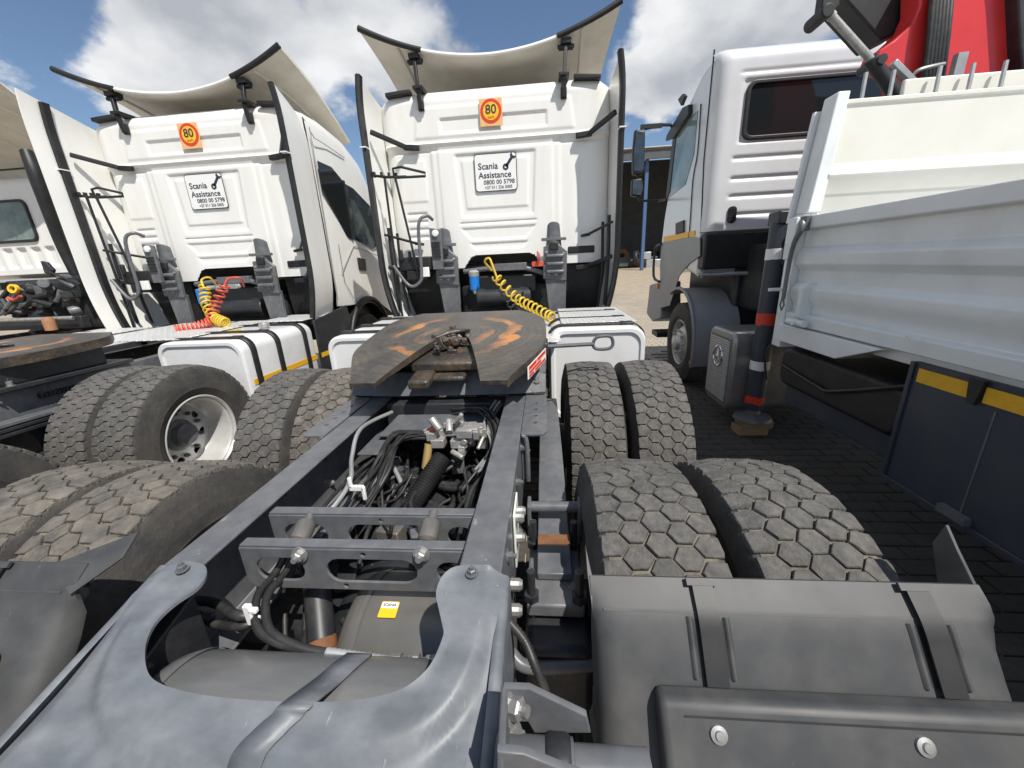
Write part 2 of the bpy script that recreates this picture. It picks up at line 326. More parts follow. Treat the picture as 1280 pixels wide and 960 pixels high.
def slot(x0, x1, y0, y1, n=8):
    r = (y1 - y0) / 2; cy = (y0 + y1) / 2
    return [(x1 - r + r * math.cos(a), cy + r * math.sin(a)) for a in [-math.pi / 2 + math.pi * k / n for k in range(n + 1)]] + \
           [(x0 + r + r * math.cos(a), cy + r * math.sin(a)) for a in [math.pi / 2 + math.pi * k / n for k in range(n + 1)]]
def rrect(x0, x1, y0, y1, r, n=5):
    out = []
    for cx, cy, a0 in ((x1 - r, y1 - r, 0), (x0 + r, y1 - r, 90), (x0 + r, y0 + r, 180), (x1 - r, y0 + r, 270)):
        out += [(cx + r * math.cos(R_(a0 + 90 * k / n)), cy + r * math.sin(R_(a0 + 90 * k / n))) for k in range(n + 1)]
    return out
XZ = Matrix.Rotation(R_(90), 4, 'X')            # local (x,y) -> world (x,z), facing -Y
def wall_M(x, y, z): return Matrix.Translation((x, y, z)) @ XZ
def text_mesh(name, txt, size, mat, parent, M, ext=0.0006, align='LEFT'):
    cu = bpy.data.curves.new('t', 'FONT'); cu.body = txt; cu.size = size; cu.extrude = ext; cu.align_x = align; cu.align_y = 'CENTER'; cu.resolution_u = 3
    cu.offset = size * 0.012
    ob = bpy.data.objects.new('t', cu); COL.objects.link(ob); bpy.context.view_layer.update()
    dg = bpy.context.evaluated_depsgraph_get(); me = bpy.data.meshes.new_from_object(ob.evaluated_get(dg))
    bpy.data.objects.remove(ob); bpy.data.curves.remove(cu); me.materials.clear(); me.materials.append(mat)
    me.transform(M); c = sum((v.co for v in me.vertices), V()) / max(len(me.vertices), 1); me.transform(Matrix.Translation(-c))
    return place(name, me, parent, c)
def bolt_mesh():
    m = MB(); m.lathe([(0, 0), (0.017, 0), (0.017, 0.003), (0.0001, 0.003)], (0, 0, 0), (0, 0, 1), 14)
    m.lathe([(0.0115, 0.003), (0.0115, 0.013), (0.009, 0.015), (0.0001, 0.015)], (0, 0, 0), (0, 0, 1), 6)
    m.lathe([(0.006, 0.013), (0.006, 0.022), (0.0001, 0.022)], (0, 0, 0), (0, 0, 1), 8)
    return m.mesh('bolt', STEEL, 30, V((0, 0, 0)))[0]
BOLT = bolt_mesh()
BOLTD = BOLT.copy(); BOLTD.materials.clear(); BOLTD.materials.append(FRAME)
def bolt(parent, p, d=(0, 0, 1), sc=1.0, me=None, name='bolt'):
    o = place(name, me or BOLT, parent, p, V(d).to_track_quat('Z', 'Y').to_euler()); o.scale = (sc,) * 3; return o

def sstep(a, b, x):
    t = max(0.0, min(1.0, (x - a) / (b - a))); return t * t * (3 - 2 * t)
# ---------------------------------------------------------------- the yard
def gz(y): return 1.05 * max(0.0, min(1.0, (y - 9.0) / 16.0)) ** 1.25
ys = [-300, -40, -5, 0, 3, 6, 9, 11, 13, 15, 17, 19, 21, 23, 25, 30, 60, 300, 1500]
xs = [-900, -60, -20, -8, 0, 8, 20, 60, 900]
g = MB(); g.grid(lambda u, v: (xs[round(u * (len(xs) - 1))], ys[round(v * (len(ys) - 1))], gz(ys[round(v * (len(ys) - 1))]) - 0.012), len(xs) - 1, len(ys) - 1)
ground = g.build('ground', DUST, fix=False); ground['kind'] = 'structure'
def paver_shape(mb, cx, cy, z, jit, ang=0):
    # interlocking zig-zag paver about 0.22 x 0.11, chamfered top edge
    a, b = 0.110, 0.0535; k = 0.010
    o = [(-a, -b), (-a / 3, -b), (a / 3, -b), (a, -b), (a, b), (a / 3, b), (-a / 3, b), (-a, b)]
    o = [(p[0] + (k if abs(p[0]) < a else 0), p[1]) for p in o]
    n = len(o); sh = 0.955
    top = [V((cx + p[0] * sh * 0.97, cy + p[1] * sh * 0.94, z + jit)) for p in o]; mid = [V((cx + p[0] * sh, cy + p[1] * sh, z + jit - 0.005)) for p in o]; bot = [V((cx + p[0] * sh, cy + p[1] * sh, z - 0.03)) for p in o]
    fs = [tuple(range(n))] + [(i, n + i, n + (i + 1) % n, (i + 1) % n) for i in range(n)] + [(n + i, 2 * n + i, 2 * n + (i + 1) % n, n + (i + 1) % n) for i in range(n)]
    mb.add(top + mid + bot, fs)
pv = MB(); paver_shape(pv, 0, 0, 0, 0); PV = pv.mesh('paver', PAVER, 30, V((0, 0, 0)), fix=False)[0]
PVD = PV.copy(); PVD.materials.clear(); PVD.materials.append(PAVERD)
cand = []; rest = MB(); restd = MB()
def painted_shade(x, y): return rnd.random() < sstep(6.6, 4.9, y + 0.9 * math.sin(x * 2.1))  # picks pavers near the trucks for the copy with painted shade
for j in range(int(15.5 / 0.107)):
    y = 0.2 + j * 0.107
    for i in range(int(5.2 / 0.22) + 1):
        x = -1.9 + i * 0.22 + (0.11 if j % 2 else 0)
        if x > 1.2 + 0.16 * y + 1.3: continue
        cand.append((x, y, (1 if (0.75 < x < 2.6 and y > 2.2) else 3) * math.hypot(x - 1.2, y - 2.5)))
cand.sort(key=lambda c: c[2])
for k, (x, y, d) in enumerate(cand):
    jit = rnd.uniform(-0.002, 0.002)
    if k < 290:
        o = place('paver', PVD if painted_shade(x, y) else PV, ground, (x, y, gz(y) + jit)); o.rotation_euler = (rnd.uniform(-.008, .008), rnd.uniform(-.008, .008), rnd.uniform(-.012, .012))
    else: paver_shape(restd if painted_shade(x, y) else rest, x, y, gz(y), jit)
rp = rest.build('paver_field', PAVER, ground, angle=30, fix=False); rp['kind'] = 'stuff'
rp = restd.build('painted_shade_paver_field', PAVERD, ground, angle=30, fix=False); rp['kind'] = 'stuff'

# ---------------------------------------------------------------- wheels (axis along X, outer face towards +X)
TR = 0.525
def tyre_mesh(mat):
    prof = [(0.292, -0.115), (0.300, -0.128), (0.325, -0.138), (0.36, -0.149), (0.40, -0.154), (0.44, -0.151), (0.47, -0.145), (0.492, -0.139), (0.503, -0.133), (0.509, -0.118), (0.510, 0), (0.509, 0.118), (0.503, 0.133), (0.492, 0.139), (0.47, 0.145), (0.44, 0.151), (0.40, 0.154), (0.36, 0.149), (0.325, 0.138), (0.300, 0.128), (0.292, 0.115), (0.282, 0.10), (0.282, -0.10)]
    pr = []
    for i, (r, h) in enumerate(prof):
        pr.append((r, h))
        if 0.35 < r < 0.45: pr.append((r + 0.006 * (1 if i < 10 else -1), h * 1.012))
    m = MB(); m.lathe(pr, (0, 0, 0), (1, 0, 0), 72, close=True)
    return m.mesh('tyre', mat, 30, V((0, 0, 0)))[0]
def tread_mesh(mat, seed, lug=False):
    r_ = random.Random(seed); m = MB(); n = 54; pitch = 2 * math.pi / n
    cols = [(-0.106, 0.0), (-0.054, 0.5), (0.0, 0.0), (0.054, 0.5), (0.106, 0.0)]
    def pt(t, s, r):
        r -= 0.010 * (abs(t) / 0.13) ** 2.4
        return (t, r * math.cos(s), r * math.sin(s))
    for ci, (t0, off) in enumerate(cols):
        for k in range(n):
            s0 = (k + off) * pitch; b = pitch * (0.455 if ci != 2 else 0.497); a = 0.0345
            if ci in (0, 4):
                sg = -1 if ci == 0 else 1
                hexa = [(-sg * a, 0), (-sg * a * 0.42, -b), (sg * a * 0.80, -b * 0.96), (sg * a * 0.86, -b * .5), (sg * a * 0.80, b * 0.96), (-sg * a * 0.42, b)]
            else:
                hexa = [(-a, r_.uniform(-.1, .1) * b), (-a * 0.46, -b), (a * 0.46, -b), (a, r_.uniform(-.1, .1) * b), (a * 0.46, b), (-a * 0.46, b)]
            dr = r_.uniform(-0.0012, 0.0012); R = TR + dr; tl = r_.uniform(-.002, .002)
            hx = [(t0 + q[0] * (1.10 if lug else 0.985) + r_.uniform(-.0015, .0015), s0 + q[1] * (0.90 if lug else 0.955) + r_.uniform(-.002, .002)) for q in hexa]
            ctr_t = sum(q[0] for q in hx) / 6; ctr_s = sum(q[1] for q in hx) / 6
            top = [pt(ctr_t + (q[0] - ctr_t) * 0.935, ctr_s + (q[1] - ctr_s) * 0.935, R + tl * (1 if q[0] > ctr_t else -1)) for q in hx]
            mid = [pt(q[0], q[1], R - 0.0025) for q in hx]
            bot = [pt(ctr_t + (q[0] - ctr_t) * 1.02, ctr_s + (q[1] - ctr_s) * 1.02, TR - 0.022) for q in hx]
            m.add(top + mid + bot, [tuple(range(6))] + [(i, 6 + i, 6 + (i + 1) % 6, (i + 1) % 6) for i in range(6)] + [(6 + i, 12 + i, 12 + (i + 1) % 6, 6 + (i + 1) % 6) for i in range(6)])
    return m.mesh('tread', mat, 28, V((0, 0, 0)))[0]
def rim_mesh():
    m = MB(); prof = [(0.300, 0.132), (0.292, 0.136), (0.284, 0.130), (0.276, 0.112), (0.268, 0.09), (0.262, 0.03), (0.256, -0.02), (0.252, -0.05), (0.246, -0.064), (0.236, -0.070), (0.215, -0.078)]
    m.lathe(prof, (0, 0, 0), (1, 0, 0), 56)
    m.lathe([(0.276, 0.125), (0.27, -0.115), (0.297, -0.13)], (0, 0, 0), (1, 0, 0), 40)
    me, _ = m.mesh('rim', RIMM, 30, V((0, 0, 0)))
    return me
def disc_mesh():
    holes = [circle(0.200 * math.cos(a), 0.200 * math.sin(a), 0.031, 14) for a in [2 * math.pi * (k + .5) / 8 for k in range(8)]]
    me = plate(circle(0, 0, 0.24, 56), holes, 0.012, 0.002); me.transform(Matrix.Rotation(R_(90), 4, 'Y'))
    me.transform(Matrix.Translation((-0.078, 0, 0))); finish(me, RIMM, 30); return me
def hub_mesh():
    m = MB(); m.lathe([(0.118, -0.075), (0.116, -0.055), (0.092, -0.045), (0.086, 0.0), (0.07, 0.012), (0.0001, 0.014)], (0, 0, 0), (1, 0, 0), 32)
    for k in range(10):
        a = 2 * math.pi * k / 10; c = V((-0.07, 0.167 * math.cos(a), 0.167 * math.sin(a))); m.lathe([(0.016, 0), (0.016, 0.02), (0.009, 0.034), (0.0001, 0.034)], c, (1, 0, 0), 6)
    return m.mesh('hub', FRAME, 30, V((0, 0, 0)))[0]
TYRE, TYREM = tyre_mesh(RUBBER), tyre_mesh(GROOVE)
TREADS = [tread_mesh(TREAD, 1), tread_mesh(TREAD, 2)]; TREADMS = [tread_mesh(TREADM, 3), tread_mesh(TREADM, 4)]; TREADL = tread_mesh(TREAD, 5, True)
RIM, DISC, HUB = rim_mesh(), disc_mesh(), hub_mesh()
def groove_ring(mat):
    m = MB(); m.lathe([(0.5105, -0.119), (0.5145, -0.06), (0.5155, 0), (0.5145, 0.06), (0.5105, 0.119)], (0, 0, 0), (1, 0, 0), 72); return m.mesh('tread_base', mat, 30, V((0, 0, 0)))[0]
GRING = groove_ring(GROOVE)
def wheel(parent, x, y, side, k, muddy=False, outer=True, zc=None, label=None, lug=False):
    zc = TR - 0.012 if zc is None else zc; flip = 1 if (side > 0) == outer else -1
    o = place('tyre', TYRE, parent, (x, y, zc), (rnd.uniform(0, 6), 0, 0 if flip > 0 else math.pi))
    if label: o['label'] = label
    def sub(n, me): c = bpy.data.objects.new(n, me); COL.objects.link(c); c.parent = o; return c
    sub('tread', TREADL if lug else (TREADMS if muddy else TREADS)[k % 2]); sub('tread_base', GRING); sub('rim', RIM); sub('disc', DISC)
    if outer: sub('hub', HUB)
    return o

# ---------------------------------------------------------------- tractor cab, rear wall at yw, centre cx
def panel(x, z, x0, x1, z0, z1, e=0.025, sl=0.0):
    """1 inside a rounded panel, 0 outside; sl narrows the panel towards its foot"""
    k = sl * (z1 - z) if z1 > z else 0
    return sstep(x0 + k, x0 + k + e, x) * (1 - sstep(x1 - k - e, x1 - k, x)) * sstep(z0, z0 + e, z) * (1 - sstep(z1 - e, z1, z))
def wall_relief(x, z):
    d = 0.0                                            # + = towards the rear (camera)
    up = sstep(2.835, 2.865, z)
    d += 0.035 * up + 0.02 * math.exp(-((z - 2.855) / 0.012) ** 2) - 0.012 * math.exp(-((z - 2.80) / 0.014) ** 2)
    d += 0.012 * panel(x, z, -0.80, 0.80, 2.89, 3.20, 0.035, -0.15) - 0.020 * panel(x, z, -0.56, 0.56, 2.935, 3.085, 0.022, 0.0)
    low = 1 - up
    d += low * (0.018 * (sstep(-0.70, -0.66, x) * (1 - sstep(0.66, 0.70, x))) + 0.012 * (sstep(-0.62, -0.59, x) * (1 - sstep(0.59, 0.62, x))))
    d += low * (-0.020 * panel(x, z, -0.44, 0.44, 2.12, 2.755, 0.03, 0.06) + 0.014 * panel(x, z, -0.37, 0.37, 2.20, 2.70, 0.025, 0.05))
    for z0, z1, hw in ((2.055, 2.085, 0.43), (1.885, 2.025, 0.43), (1.79, 1.865, 0.34)):
        d += low * (-0.016 * panel(x, z, -hw, hw, z0, z1, 0.018, 0.9 if z1 - z0 > .05 else 0))
    for z0 in (1.93, 2.01, 2.09, 2.17): d -= 0.014 * panel(x, z, -1.02, -0.78, z0, z0 + 0.045, 0.015)
    d += low * 0.010 * panel(x, z, -1.06, -0.74, 2.30, 2.74, 0.03)
    d -= 0.018 * panel(x, z, 0.80, 0.96, 2.0, 2.74, 0.12)
    return d
def cab_wall_mesh():
    zs = [1.60 + 1.74 * j / 170 for j in range(171)]; xs_ = [-1.2 + 2.4 * i / 230 for i in range(231)]
    vs = []; fs = []; idx = {}
    def keep(x, z):
        arch = 1.735 - 0.06 * max(0, abs(x - 0.03) - 0.30) / 0.14 if abs(x - 0.03) < 0.44 else 0
        if abs(x - 0.03) < 0.44 and z < arch - 0.3 * max(0, (abs(x - 0.03) - 0.36)) ** 1.0 * 3: return False
        return True
    for j, z in enumerate(zs):
        for i, x in enumerate(xs_):
            ex = max(0, abs(x) - 1.03); ez = max(0, z - 3.22)
            back = 0.16 * (1 - math.sqrt(max(0, 1 - (ex / 0.175) ** 2))) + 0.13 * (1 - math.sqrt(max(0, 1 - (ez / 0.13) ** 2)))
            zt = z
            if ez > 0 and ex > 0: zt = z - 0.5 * min(ex, 0.17) * (ez / 0.12)
            vs.append(V((x, -0.72 * wall_relief(x, z) + back, zt)))
    for j in range(170):
        for i in range(230):
            if keep((xs_[i] + xs_[i + 1]) / 2, (zs[j] + zs[j + 1]) / 2):
                a = j * 231 + i; fs.append((a, a + 1, a + 232, a + 231))
    m = MB(); m.add(vs, fs); return m.mesh('rear_wall', WHITE, 60, V((0, 0, 0)), fix=False)[0]
CABWALL = cab_wall_mesh()
def sticker(T, cx, yw):
    """speed sign and assistance sticker on the rear wall"""
    y0 = yw - 0.050
    s = plate_obj('speed_sticker', rrect(-0.115, 0.115, -0.125, 0.115, 0.004), [], 0.002, pm('foil', (0.80, 0.50, 0.22), (0.7, 0.3, 0.1), 0.6, 30, 0.3), T, wall_M(cx - 0.01, y0, 3.095), label='square foil sticker with round 80 speed sign')
    plate_obj('sign_ring', circle(0, 0, 0.108, 36), [], 0.002, SIGNR, s, wall_M(cx - 0.01, y0 - 0.002, 3.10))
    plate_obj('sign_face', circle(0, 0, 0.080, 36), [], 0.002, SIGNY, s, wall_M(cx - 0.01, y0 - 0.004, 3.10))
    text_mesh('sign_number', '80', 0.115, INK, s, wall_M(cx - 0.01, y0 - 0.0065, 3.112), align='CENTER')
    text_mesh('sign_unit', 'km/h', 0.034, SIGNR, s, wall_M(cx - 0.01, y0 - 0.0065, 3.047), align='CENTER')
    y0 = yw - 0.032; cz = 2.555; xx = cx + 0.005
    s = plate_obj('assistance_sticker', rrect(-0.225, 0.225, -0.185, 0.175, 0.03), [], 0.002, INK, T, wall_M(xx, y0, cz), label='white sticker with wrench, assistance phone numbers and dark border')
    plate_obj('sticker_face', rrect(-0.217, 0.217, -0.177, 0.167, 0.026), [], 0.002, WHT, s, wall_M(xx, y0 - 0.002, cz))
    def tx(n, t, sz, x, z): text_mesh(n, t, sz, INK, s, wall_M(xx + x, y0 - 0.0045, cz + z))
    tx('lettering', 'Scania', 0.086, -0.185, 0.055); tx('lettering', 'Assistance', 0.083, -0.185, -0.030)
    tx('phone_number', '0800 00 5798', 0.060, -0.135, -0.098); tx('phone_number', '+27 011 226 5005', 0.040, -0.125, -0.148)
    def rot(p, a, o): return [(o[0] + q[0] * math.cos(a) - q[1] * math.sin(a), o[1] + q[0] * math.sin(a) + q[1] * math.cos(a)) for q in p]
    wr = [(-0.075, -0.016), (0.045, -0.016), (0.06, -0.036), (0.095, -0.036), (0.075, -0.012), (0.075, 0.012), (0.095, 0.036), (0.06, 0.036), (0.045, 0.016), (-0.075, 0.016)]
    plate_obj('wrench_mark', rot([(q[0] * .85, q[1] * .85) for q in wr], R_(52), (0.150, 0.092)), [], 0.002, INK, s, wall_M(xx, y0 - 0.0045, cz))
    plate_obj('wrench_mark', circle(0.108, 0.040, 0.031, 20), [circle(0.108, 0.040, 0.013, 12)], 0.002, INK, s, wall_M(xx, y0 - 0.0045, cz))
def bar(m, a, b, wd, ht):
    a, b = V(a), V(b); d = (b - a); l = d.length; d.normalize()
    up = V((0, 0, 1)) if abs(d.z) < 0.9 else V((0, -1, 0)); s_ = d.cross(up).normalized(); u = s_.cross(d)
    M = Matrix((s_, d, u)).transposed(); return m.box((a + b) / 2, (wd, l, ht), M)
def cab(T, cx, yd, side_detail=False, ext=(0, 0), rub=(1, 1), rdx=0.0, rdz=0.0):
    """high-roof tractor cab: yd = rear edge of the side deflectors"""
    yw = yd + 0.35
    rw = place('rear_wall', CABWALL, T, (cx, yw, 0))
    m = MB()                                              # shell: sides, roof, front as a loft of sections along y
    secs = [(yw + 0.155, 1.20, 1.22, 3.22, 3.335), (yw + 0.5, 1.222, 1.2, 3.20, 3.33), (yw + 1.0, 1.225, 1.2, 3.10, 3.28), (yw + 1.4, 1.215, 1.15, 2.93, 3.14), (yw + 1.75, 1.19, 1.0, 2.62, 2.86), (yw + 2.05, 1.14, 0.9, 2.1, 2.3), (yw + 2.2, 1.10, 0.85, 1.6, 1.7)]
    ring = []
    for (y, hw, zb, zs_, zt) in secs:
        pts = []
        pts.append((hw * 0.985, zb)); pts.append((hw, zb + 0.15)); pts.append((hw, (zb + zs_) / 2)); pts.append((hw * 0.99, zs_ - 0.1))
        for k in range(6):
            a = R_(90 * k / 5); pts.append((hw * 0.985 - 0.16 + 0.16 * math.cos(a), zs_ + (zt - zs_) * math.sin(a)))
        pts.append((0.5, zt + 0.012)); pts.append((0, zt + 0.018))
        full = pts + [(-p[0], p[1]) for p in pts[-2::-1]]
        ring.append([V((cx + p[0], y, p[1])) for p in full])
    n = len(ring[0]); vs = [p for r in ring for p in r]
    fs = [(i * n + k, i * n + k + 1, (i + 1) * n + k + 1, (i + 1) * n + k) for i in range(len(ring) - 1) for k in range(n - 1)]
    fs.append(tuple(range((len(ring) - 1) * n, len(ring) * n)))
    m.add(vs, fs); m.build('cab_shell', WHITE, T, angle=50)
    # dark underside and engine tunnel
    u = MB(); u.bb(cx - 1.1, cx + 1.1, yw + 0.42, yw + 2.1, 0.95, 1.58); u.bb(cx - 0.5, cx + 0.56, yw + 0.12, yw + 0.45, 0.9, 1.40); u.build('cab_underside', BLACKP, T, 0.03)
    u = MB(); u.bb(cx - 1.12, cx + 1.12, yw + 0.16, yw + 0.42, 1.56, 1.64); u.build('cab_floor_edge', FRAMED, T, 0.02)
    u = MB(); u.bb(cx + 0.76, cx + 1.05, yw - 0.014, yw + 0.02, 1.70, 1.775); u.build('vent_slot', BLACKP, T, 0.012)
    # engine lumps behind the arch
    u = MB(); u.bb(cx - 0.36, cx + 0.40, yw + 0.02, yw + 0.2, 1.30, 1.50); u.cyl((cx - 0.3, yw + 0.05, 1.25), (cx + 0.34, yw + 0.05, 1.25), 0.11, 16); u.build('engine_block', FRAMED, T, 0.015)
    u = MB(); u.tube([(cx - 0.42, yw - 0.05, 1.56), (cx - 0.05, yw - 0.06, 1.585), (cx + 0.25, yw - 0.05, 1.575), (cx + 0.5, yw - 0.04, 1.50)], 0.028, 10, smooth=5); u.bb(cx - 0.1, cx + 0.3, yw - 0.09, yw - 0.02, 1.55, 1.63); u.build('torsion_bar', FRAME, T, 0.006)
    sticker(T, cx, yw)
    # side deflectors with rubber edges
    for s_ in (-1, 1):
        def dfl(a, b):
            z = 1.08 + 2.2 * b; y = yw + 0.12 + (yd - yw - 0.12) * a
            top = 0.09 * a if b > 0.98 else 0
            zt = 1.08 + (2.13 + 0.16 * a) * b
            xo = 1.205 + 0.045 * a - 0.10 * max(0, (0.28 - b) / 0.28) ** 2 - 0.03 * max(0, (b - 0.85) / 0.15) ** 2
            return (cx + s_ * xo, y, zt)
        ex_ = ext[0] if s_ < 0 else ext[1]; rb = rub[0] if s_ < 0 else rub[1]
        m = MB(); m.grid(lambda a, b: dfl(a * (1 + ex_), b), 10, 30, thick=(-s_ * 0.014, 0, 0)); d = m.build('side_deflector', WHITE, T, angle=50)
        m = MB(); pts = [V(dfl(1.0, b / 24)) for b in range(25)]
        ring = [[p + V((s_ * (0.004 if not ex_ else -0.016), 0.012, 0)), p + V((s_ * (0.006 if not ex_ else -0.016), -0.045 * rb, 0)), p + V((-s_ * 0.018, -0.065 * rb, 0)), p + V((-s_ * 0.042, -0.05 * rb, 0)), p + V((-s_ * 0.042, 0.012, 0))] for p in pts]
        vs = [q for r in ring for q in r]; fs = [(i * 5 + k, i * 5 + (k + 1) % 5, i * 5 + 5 + (k + 1) % 5, i * 5 + 5 + k) for i in range(24) for k in range(5)] + [(0, 1, 2, 3, 4), (120, 121, 122, 123, 124)]
        m.add(vs, fs); m.build('rubber_edge', BLACKP, d, angle=50)
        m = MB(); m.bb(cx + s_ * 1.236 - 0.03, cx + s_ * 1.236 + 0.03, yd - 0.078, yd + 0.02, 2.765, 2.775); m.build('edge_clip', WHT, d)
        # stays between wall and deflector
        for zz_, k in ((2.90, 1), (1.62, 1), (1.95, 0.6)):
            m = MB(); a = (cx + s_ * (0.93 if s_ < 0 else 0.98), yw - 0.06, zz_ - 0.06); b = (cx + s_ * 1.19, yd + 0.05, zz_ + 0.03)
            bar(m, a, b, 0.035 * k, 0.045 * k); bar(m, (a[0] - s_ * 0.14 * k, yw - 0.045, zz_ - 0.075), (a[0] + s_ * 0.02, yw - 0.045, zz_ - 0.06), 0.05 * k, 0.05 * k)
            m.build('stay', BLACKP, T, 0.008)
        # inner edge seals
        m = MB(); m.tube([(cx + s_ * 1.14, yd + 0.12, 1.15), (cx + s_ * 1.165, yd + 0.12, 1.6), (cx + s_ * 1.165, yd + 0.13, 2.05)], 0.018, 8, smooth=4); m.build('edge_seal', BLACKP, T)
        m = MB(); m.tube([(cx + s_ * 1.08, yd + 0.24, 1.12), (cx + s_ * 1.12, yd + 0.24, 1.5), (cx + s_ * 1.12, yd + 0.25, 2.0)], 0.016, 8, smooth=4); m.build('edge_seal', BLACKP, T)
    # roof deflector
    def rd(a, b):
        s_ = 2 * a - 1; hw = 1.244 - 0.12 * b
        z = (3.56 + rdz + 0.28 * abs(s_) ** 2.1) * (1 - b) + (3.25 + 0.05 * abs(s_) ** 2) * b + 0.07 * math.sin(math.pi * b)
        return (cx + rdx * (1 - b) + s_ * hw, yd + 0.25 + 1.45 * b + 0.05 * (1 - abs(s_)) * (1 - b), z)
    m = MB(); m.grid(rd, 36, 14, thick=(0, 0, 0.022)); r = m.build('roof_deflector', CREAM, T, angle=60)
    m = MB(); m.grid(lambda a, b: V(rd(a, b)) + V((0, 0, 0.026)), 36, 14, thick=(0, 0, 0.006)); m.build('deflector_skin', WHITE, r, angle=60)
    m = MB(); m.tube([V(rd(k / 40, 0)) + V((0, 0.004, 0.012)) for k in range(41)], 0.016, 8); m.build('deflector_lip', WHITE, r, angle=60)
    for a0, a1 in ((0.0, 0.235), (0.765, 1.0)):
        m = MB(); m.tube([V(rd(a0 + (a1 - a0) * k / 12, 0)) + V((0, -0.012, 0.014)) for k in range(13)], [0.018 + 0.010 * abs((a0 + (a1 - a0) * k / 12) - .5) * 2 for k in range(13)], 8); m.build('rubber_lip', BLACKP, r, angle=60)
    for s_ in (-1, 1):                                    # rib on the underside, then the strut
        m = MB(); m.tube([V(rd(0.5 + s_ * (0.36 + 0.05 * k / 6), 0.02 + 0.9 * k / 6)) + V((0, 0, -0.004)) for k in range(7)], 0.014, 6); m.build('underside_rib', CREAM, r)
        x0 = cx + s_ * 0.72; top = V(rd(0.5 + s_ * 0.30, 0.04)); m = MB()
        bar(m, (x0, yw - 0.07, 3.16), (x0, yw - 0.10, 3.31), 0.045, 0.03); bar(m, (x0, yw - 0.10, 3.29), (top.x, top.y - 0.02, top.z - 0.05), 0.034, 0.04)
        m.box((top.x, top.y, top.z - 0.035), (0.10, 0.12, 0.045)); m.box((top.x, top.y - 0.01, top.z - 0.075), (0.14, 0.05, 0.03)); m.box((x0, yw - 0.05, 3.20), (0.06, 0.03, 0.10))
        m.box((x0 + s_ * 0.0, yw - 0.02, 3.335), (0.10, 0.22, 0.03)); m.cyl((top.x - 0.08, top.y, top.z - 0.06), (top.x + 0.08, top.y, top.z - 0.06), 0.018, 10)
        m.build('strut', BLACKP, T, 0.006)
        m = MB(); bar(m, (x0 + s_ * 0.10, yw - 0.01, 3.335), (x0 + s_ * 0.36, yw - 0.03, 3.31), 0.08, 0.04); m.build('corner_bracket', BLACKP, T, 0.008)
    # hose carrier with triangular arm and poles on the left
    m = MB(); zc = 2.50
    m.tube([(cx - 1.20, yd + 0.02, zc + 0.035), (cx - 1.05, yd - 0.02, zc + 0.005), (cx - 0.86, yd - 0.01, zc)], 0.013, 8)
    m.tube([(cx - 0.98, yd - 0.02, zc), (cx - 0.98, yd - 0.03, zc + 0.075), (cx - 0.9, yd - 0.03, zc + 0.085), (cx - 0.66, yd - 0.02, zc + 0.02), (cx - 0.66, yd - 0.02, zc - 0.01), (cx - 0.98, yd - 0.02, zc - 0.005)], 0.012, 8)
    for q in range(4): m.box((cx - 1.19 + 0.075 * q, yd + 0.005, zc + 0.04 - 0.008 * q), (0.02, 0.03, 0.05))
    m.build('hose_carrier', BLACKP, T)
    for x0, x1, z0 in ((-1.08, -1.10, 1.05), (-0.97, -0.86, 1.55)):
        m = MB(); m.tube([(cx + x0, yd - 0.02, zc), (cx + (x0 + x1) / 2, yd + 0.01, (zc + z0) / 2), (cx + x1, yd + 0.03, z0)], 0.0125, 8); m.build('carrier_pole', BLACKP, T)
    m = MB(); m.tube([(cx - 0.66, yd + 0.08, 2.10), (cx - 0.70, yd - 0.0, 2.13), (cx - 0.78, yd - 0.04, 2.04), (cx - 0.80, yd - 0.04, 1.6), (cx - 0.83, yd - 0.05, 1.48), (cx - 0.95, yd - 0.05, 1.45), (cx - 1.10, yd - 0.04, 1.66)], 0.017, 10, smooth=5); m.build('grab_handle', FRAME, T)
    # boxes, valve stack and lamp towers at the foot of the wall
    m = MB(); m.bb(cx - 1.08, cx - 0.72, yw - 0.28, yw - 0.08, 1.60, 1.74); m.bb(cx - 1.0, cx - 0.78, yw - 0.30, yw - 0.12, 1.50, 1.60); m.bb(cx - 1.06, cx - 1.02, yw - 0.3, yw - 0.26, 1.7, 1.82); m.bb(cx - 0.96, cx - 0.93, yw - 0.3, yw - 0.26, 1.7, 1.8); m.build('valve_box', BLACKP, T, 0.012)
    m = MB(); m.bb(cx - 0.84, cx - 0.74, yw - 0.325, yw - 0.30, 1.53, 1.63); m.build('data_plate', WHT, T, 0.004)
    for s_, dxx in ((-1, -0.58), (1, 0.60)):
        x0 = cx + dxx; m = MB()
        m.prism([(x0 - 0.12, yw - 0.22, 1.45), (x0 + 0.13, yw - 0.22, 1.42), (x0 + 0.14, yw - 0.22, 1.72), (x0 + 0.05, yw - 0.22, 1.80), (x0 - 0.11, yw - 0.22, 1.78)], (0, 0.04, 0))
        m.prism([(x0 - 0.06, yw - 0.2, 1.05), (x0 + 0.12, yw - 0.2, 1.05), (x0 + 0.13, yw - 0.2, 1.45), (x0 - 0.10, yw - 0.2, 1.48)], (0, 0.05, 0))
        for zb in (1.52, 1.60, 1.68): m.cyl((x0 - 0.08, yw - 0.24, zb), (x0 + 0.10, yw - 0.24, zb), 0.022, 10)
        m.build('cab_mount', FRAME, T, 0.01)
        m = MB(); m.grid(lambda a, b, x0=x0: (x0 + (0.085 - 0.02 * b) * math.cos(math.pi * a) , yw - 0.17 - 0.05 * math.sin(math.pi * a), 1.76 + 0.22 * b + (0.04 * math.sin(math.pi * a) if b > .9 else 0)), 10, 6, thick=(0, 0.03, 0)); m.bb(x0 - 0.13, x0 + 0.13, yw - 0.22, yw - 0.18, 1.835, 1.865); m.build('spring_tower', FRAME, T, 0.006)
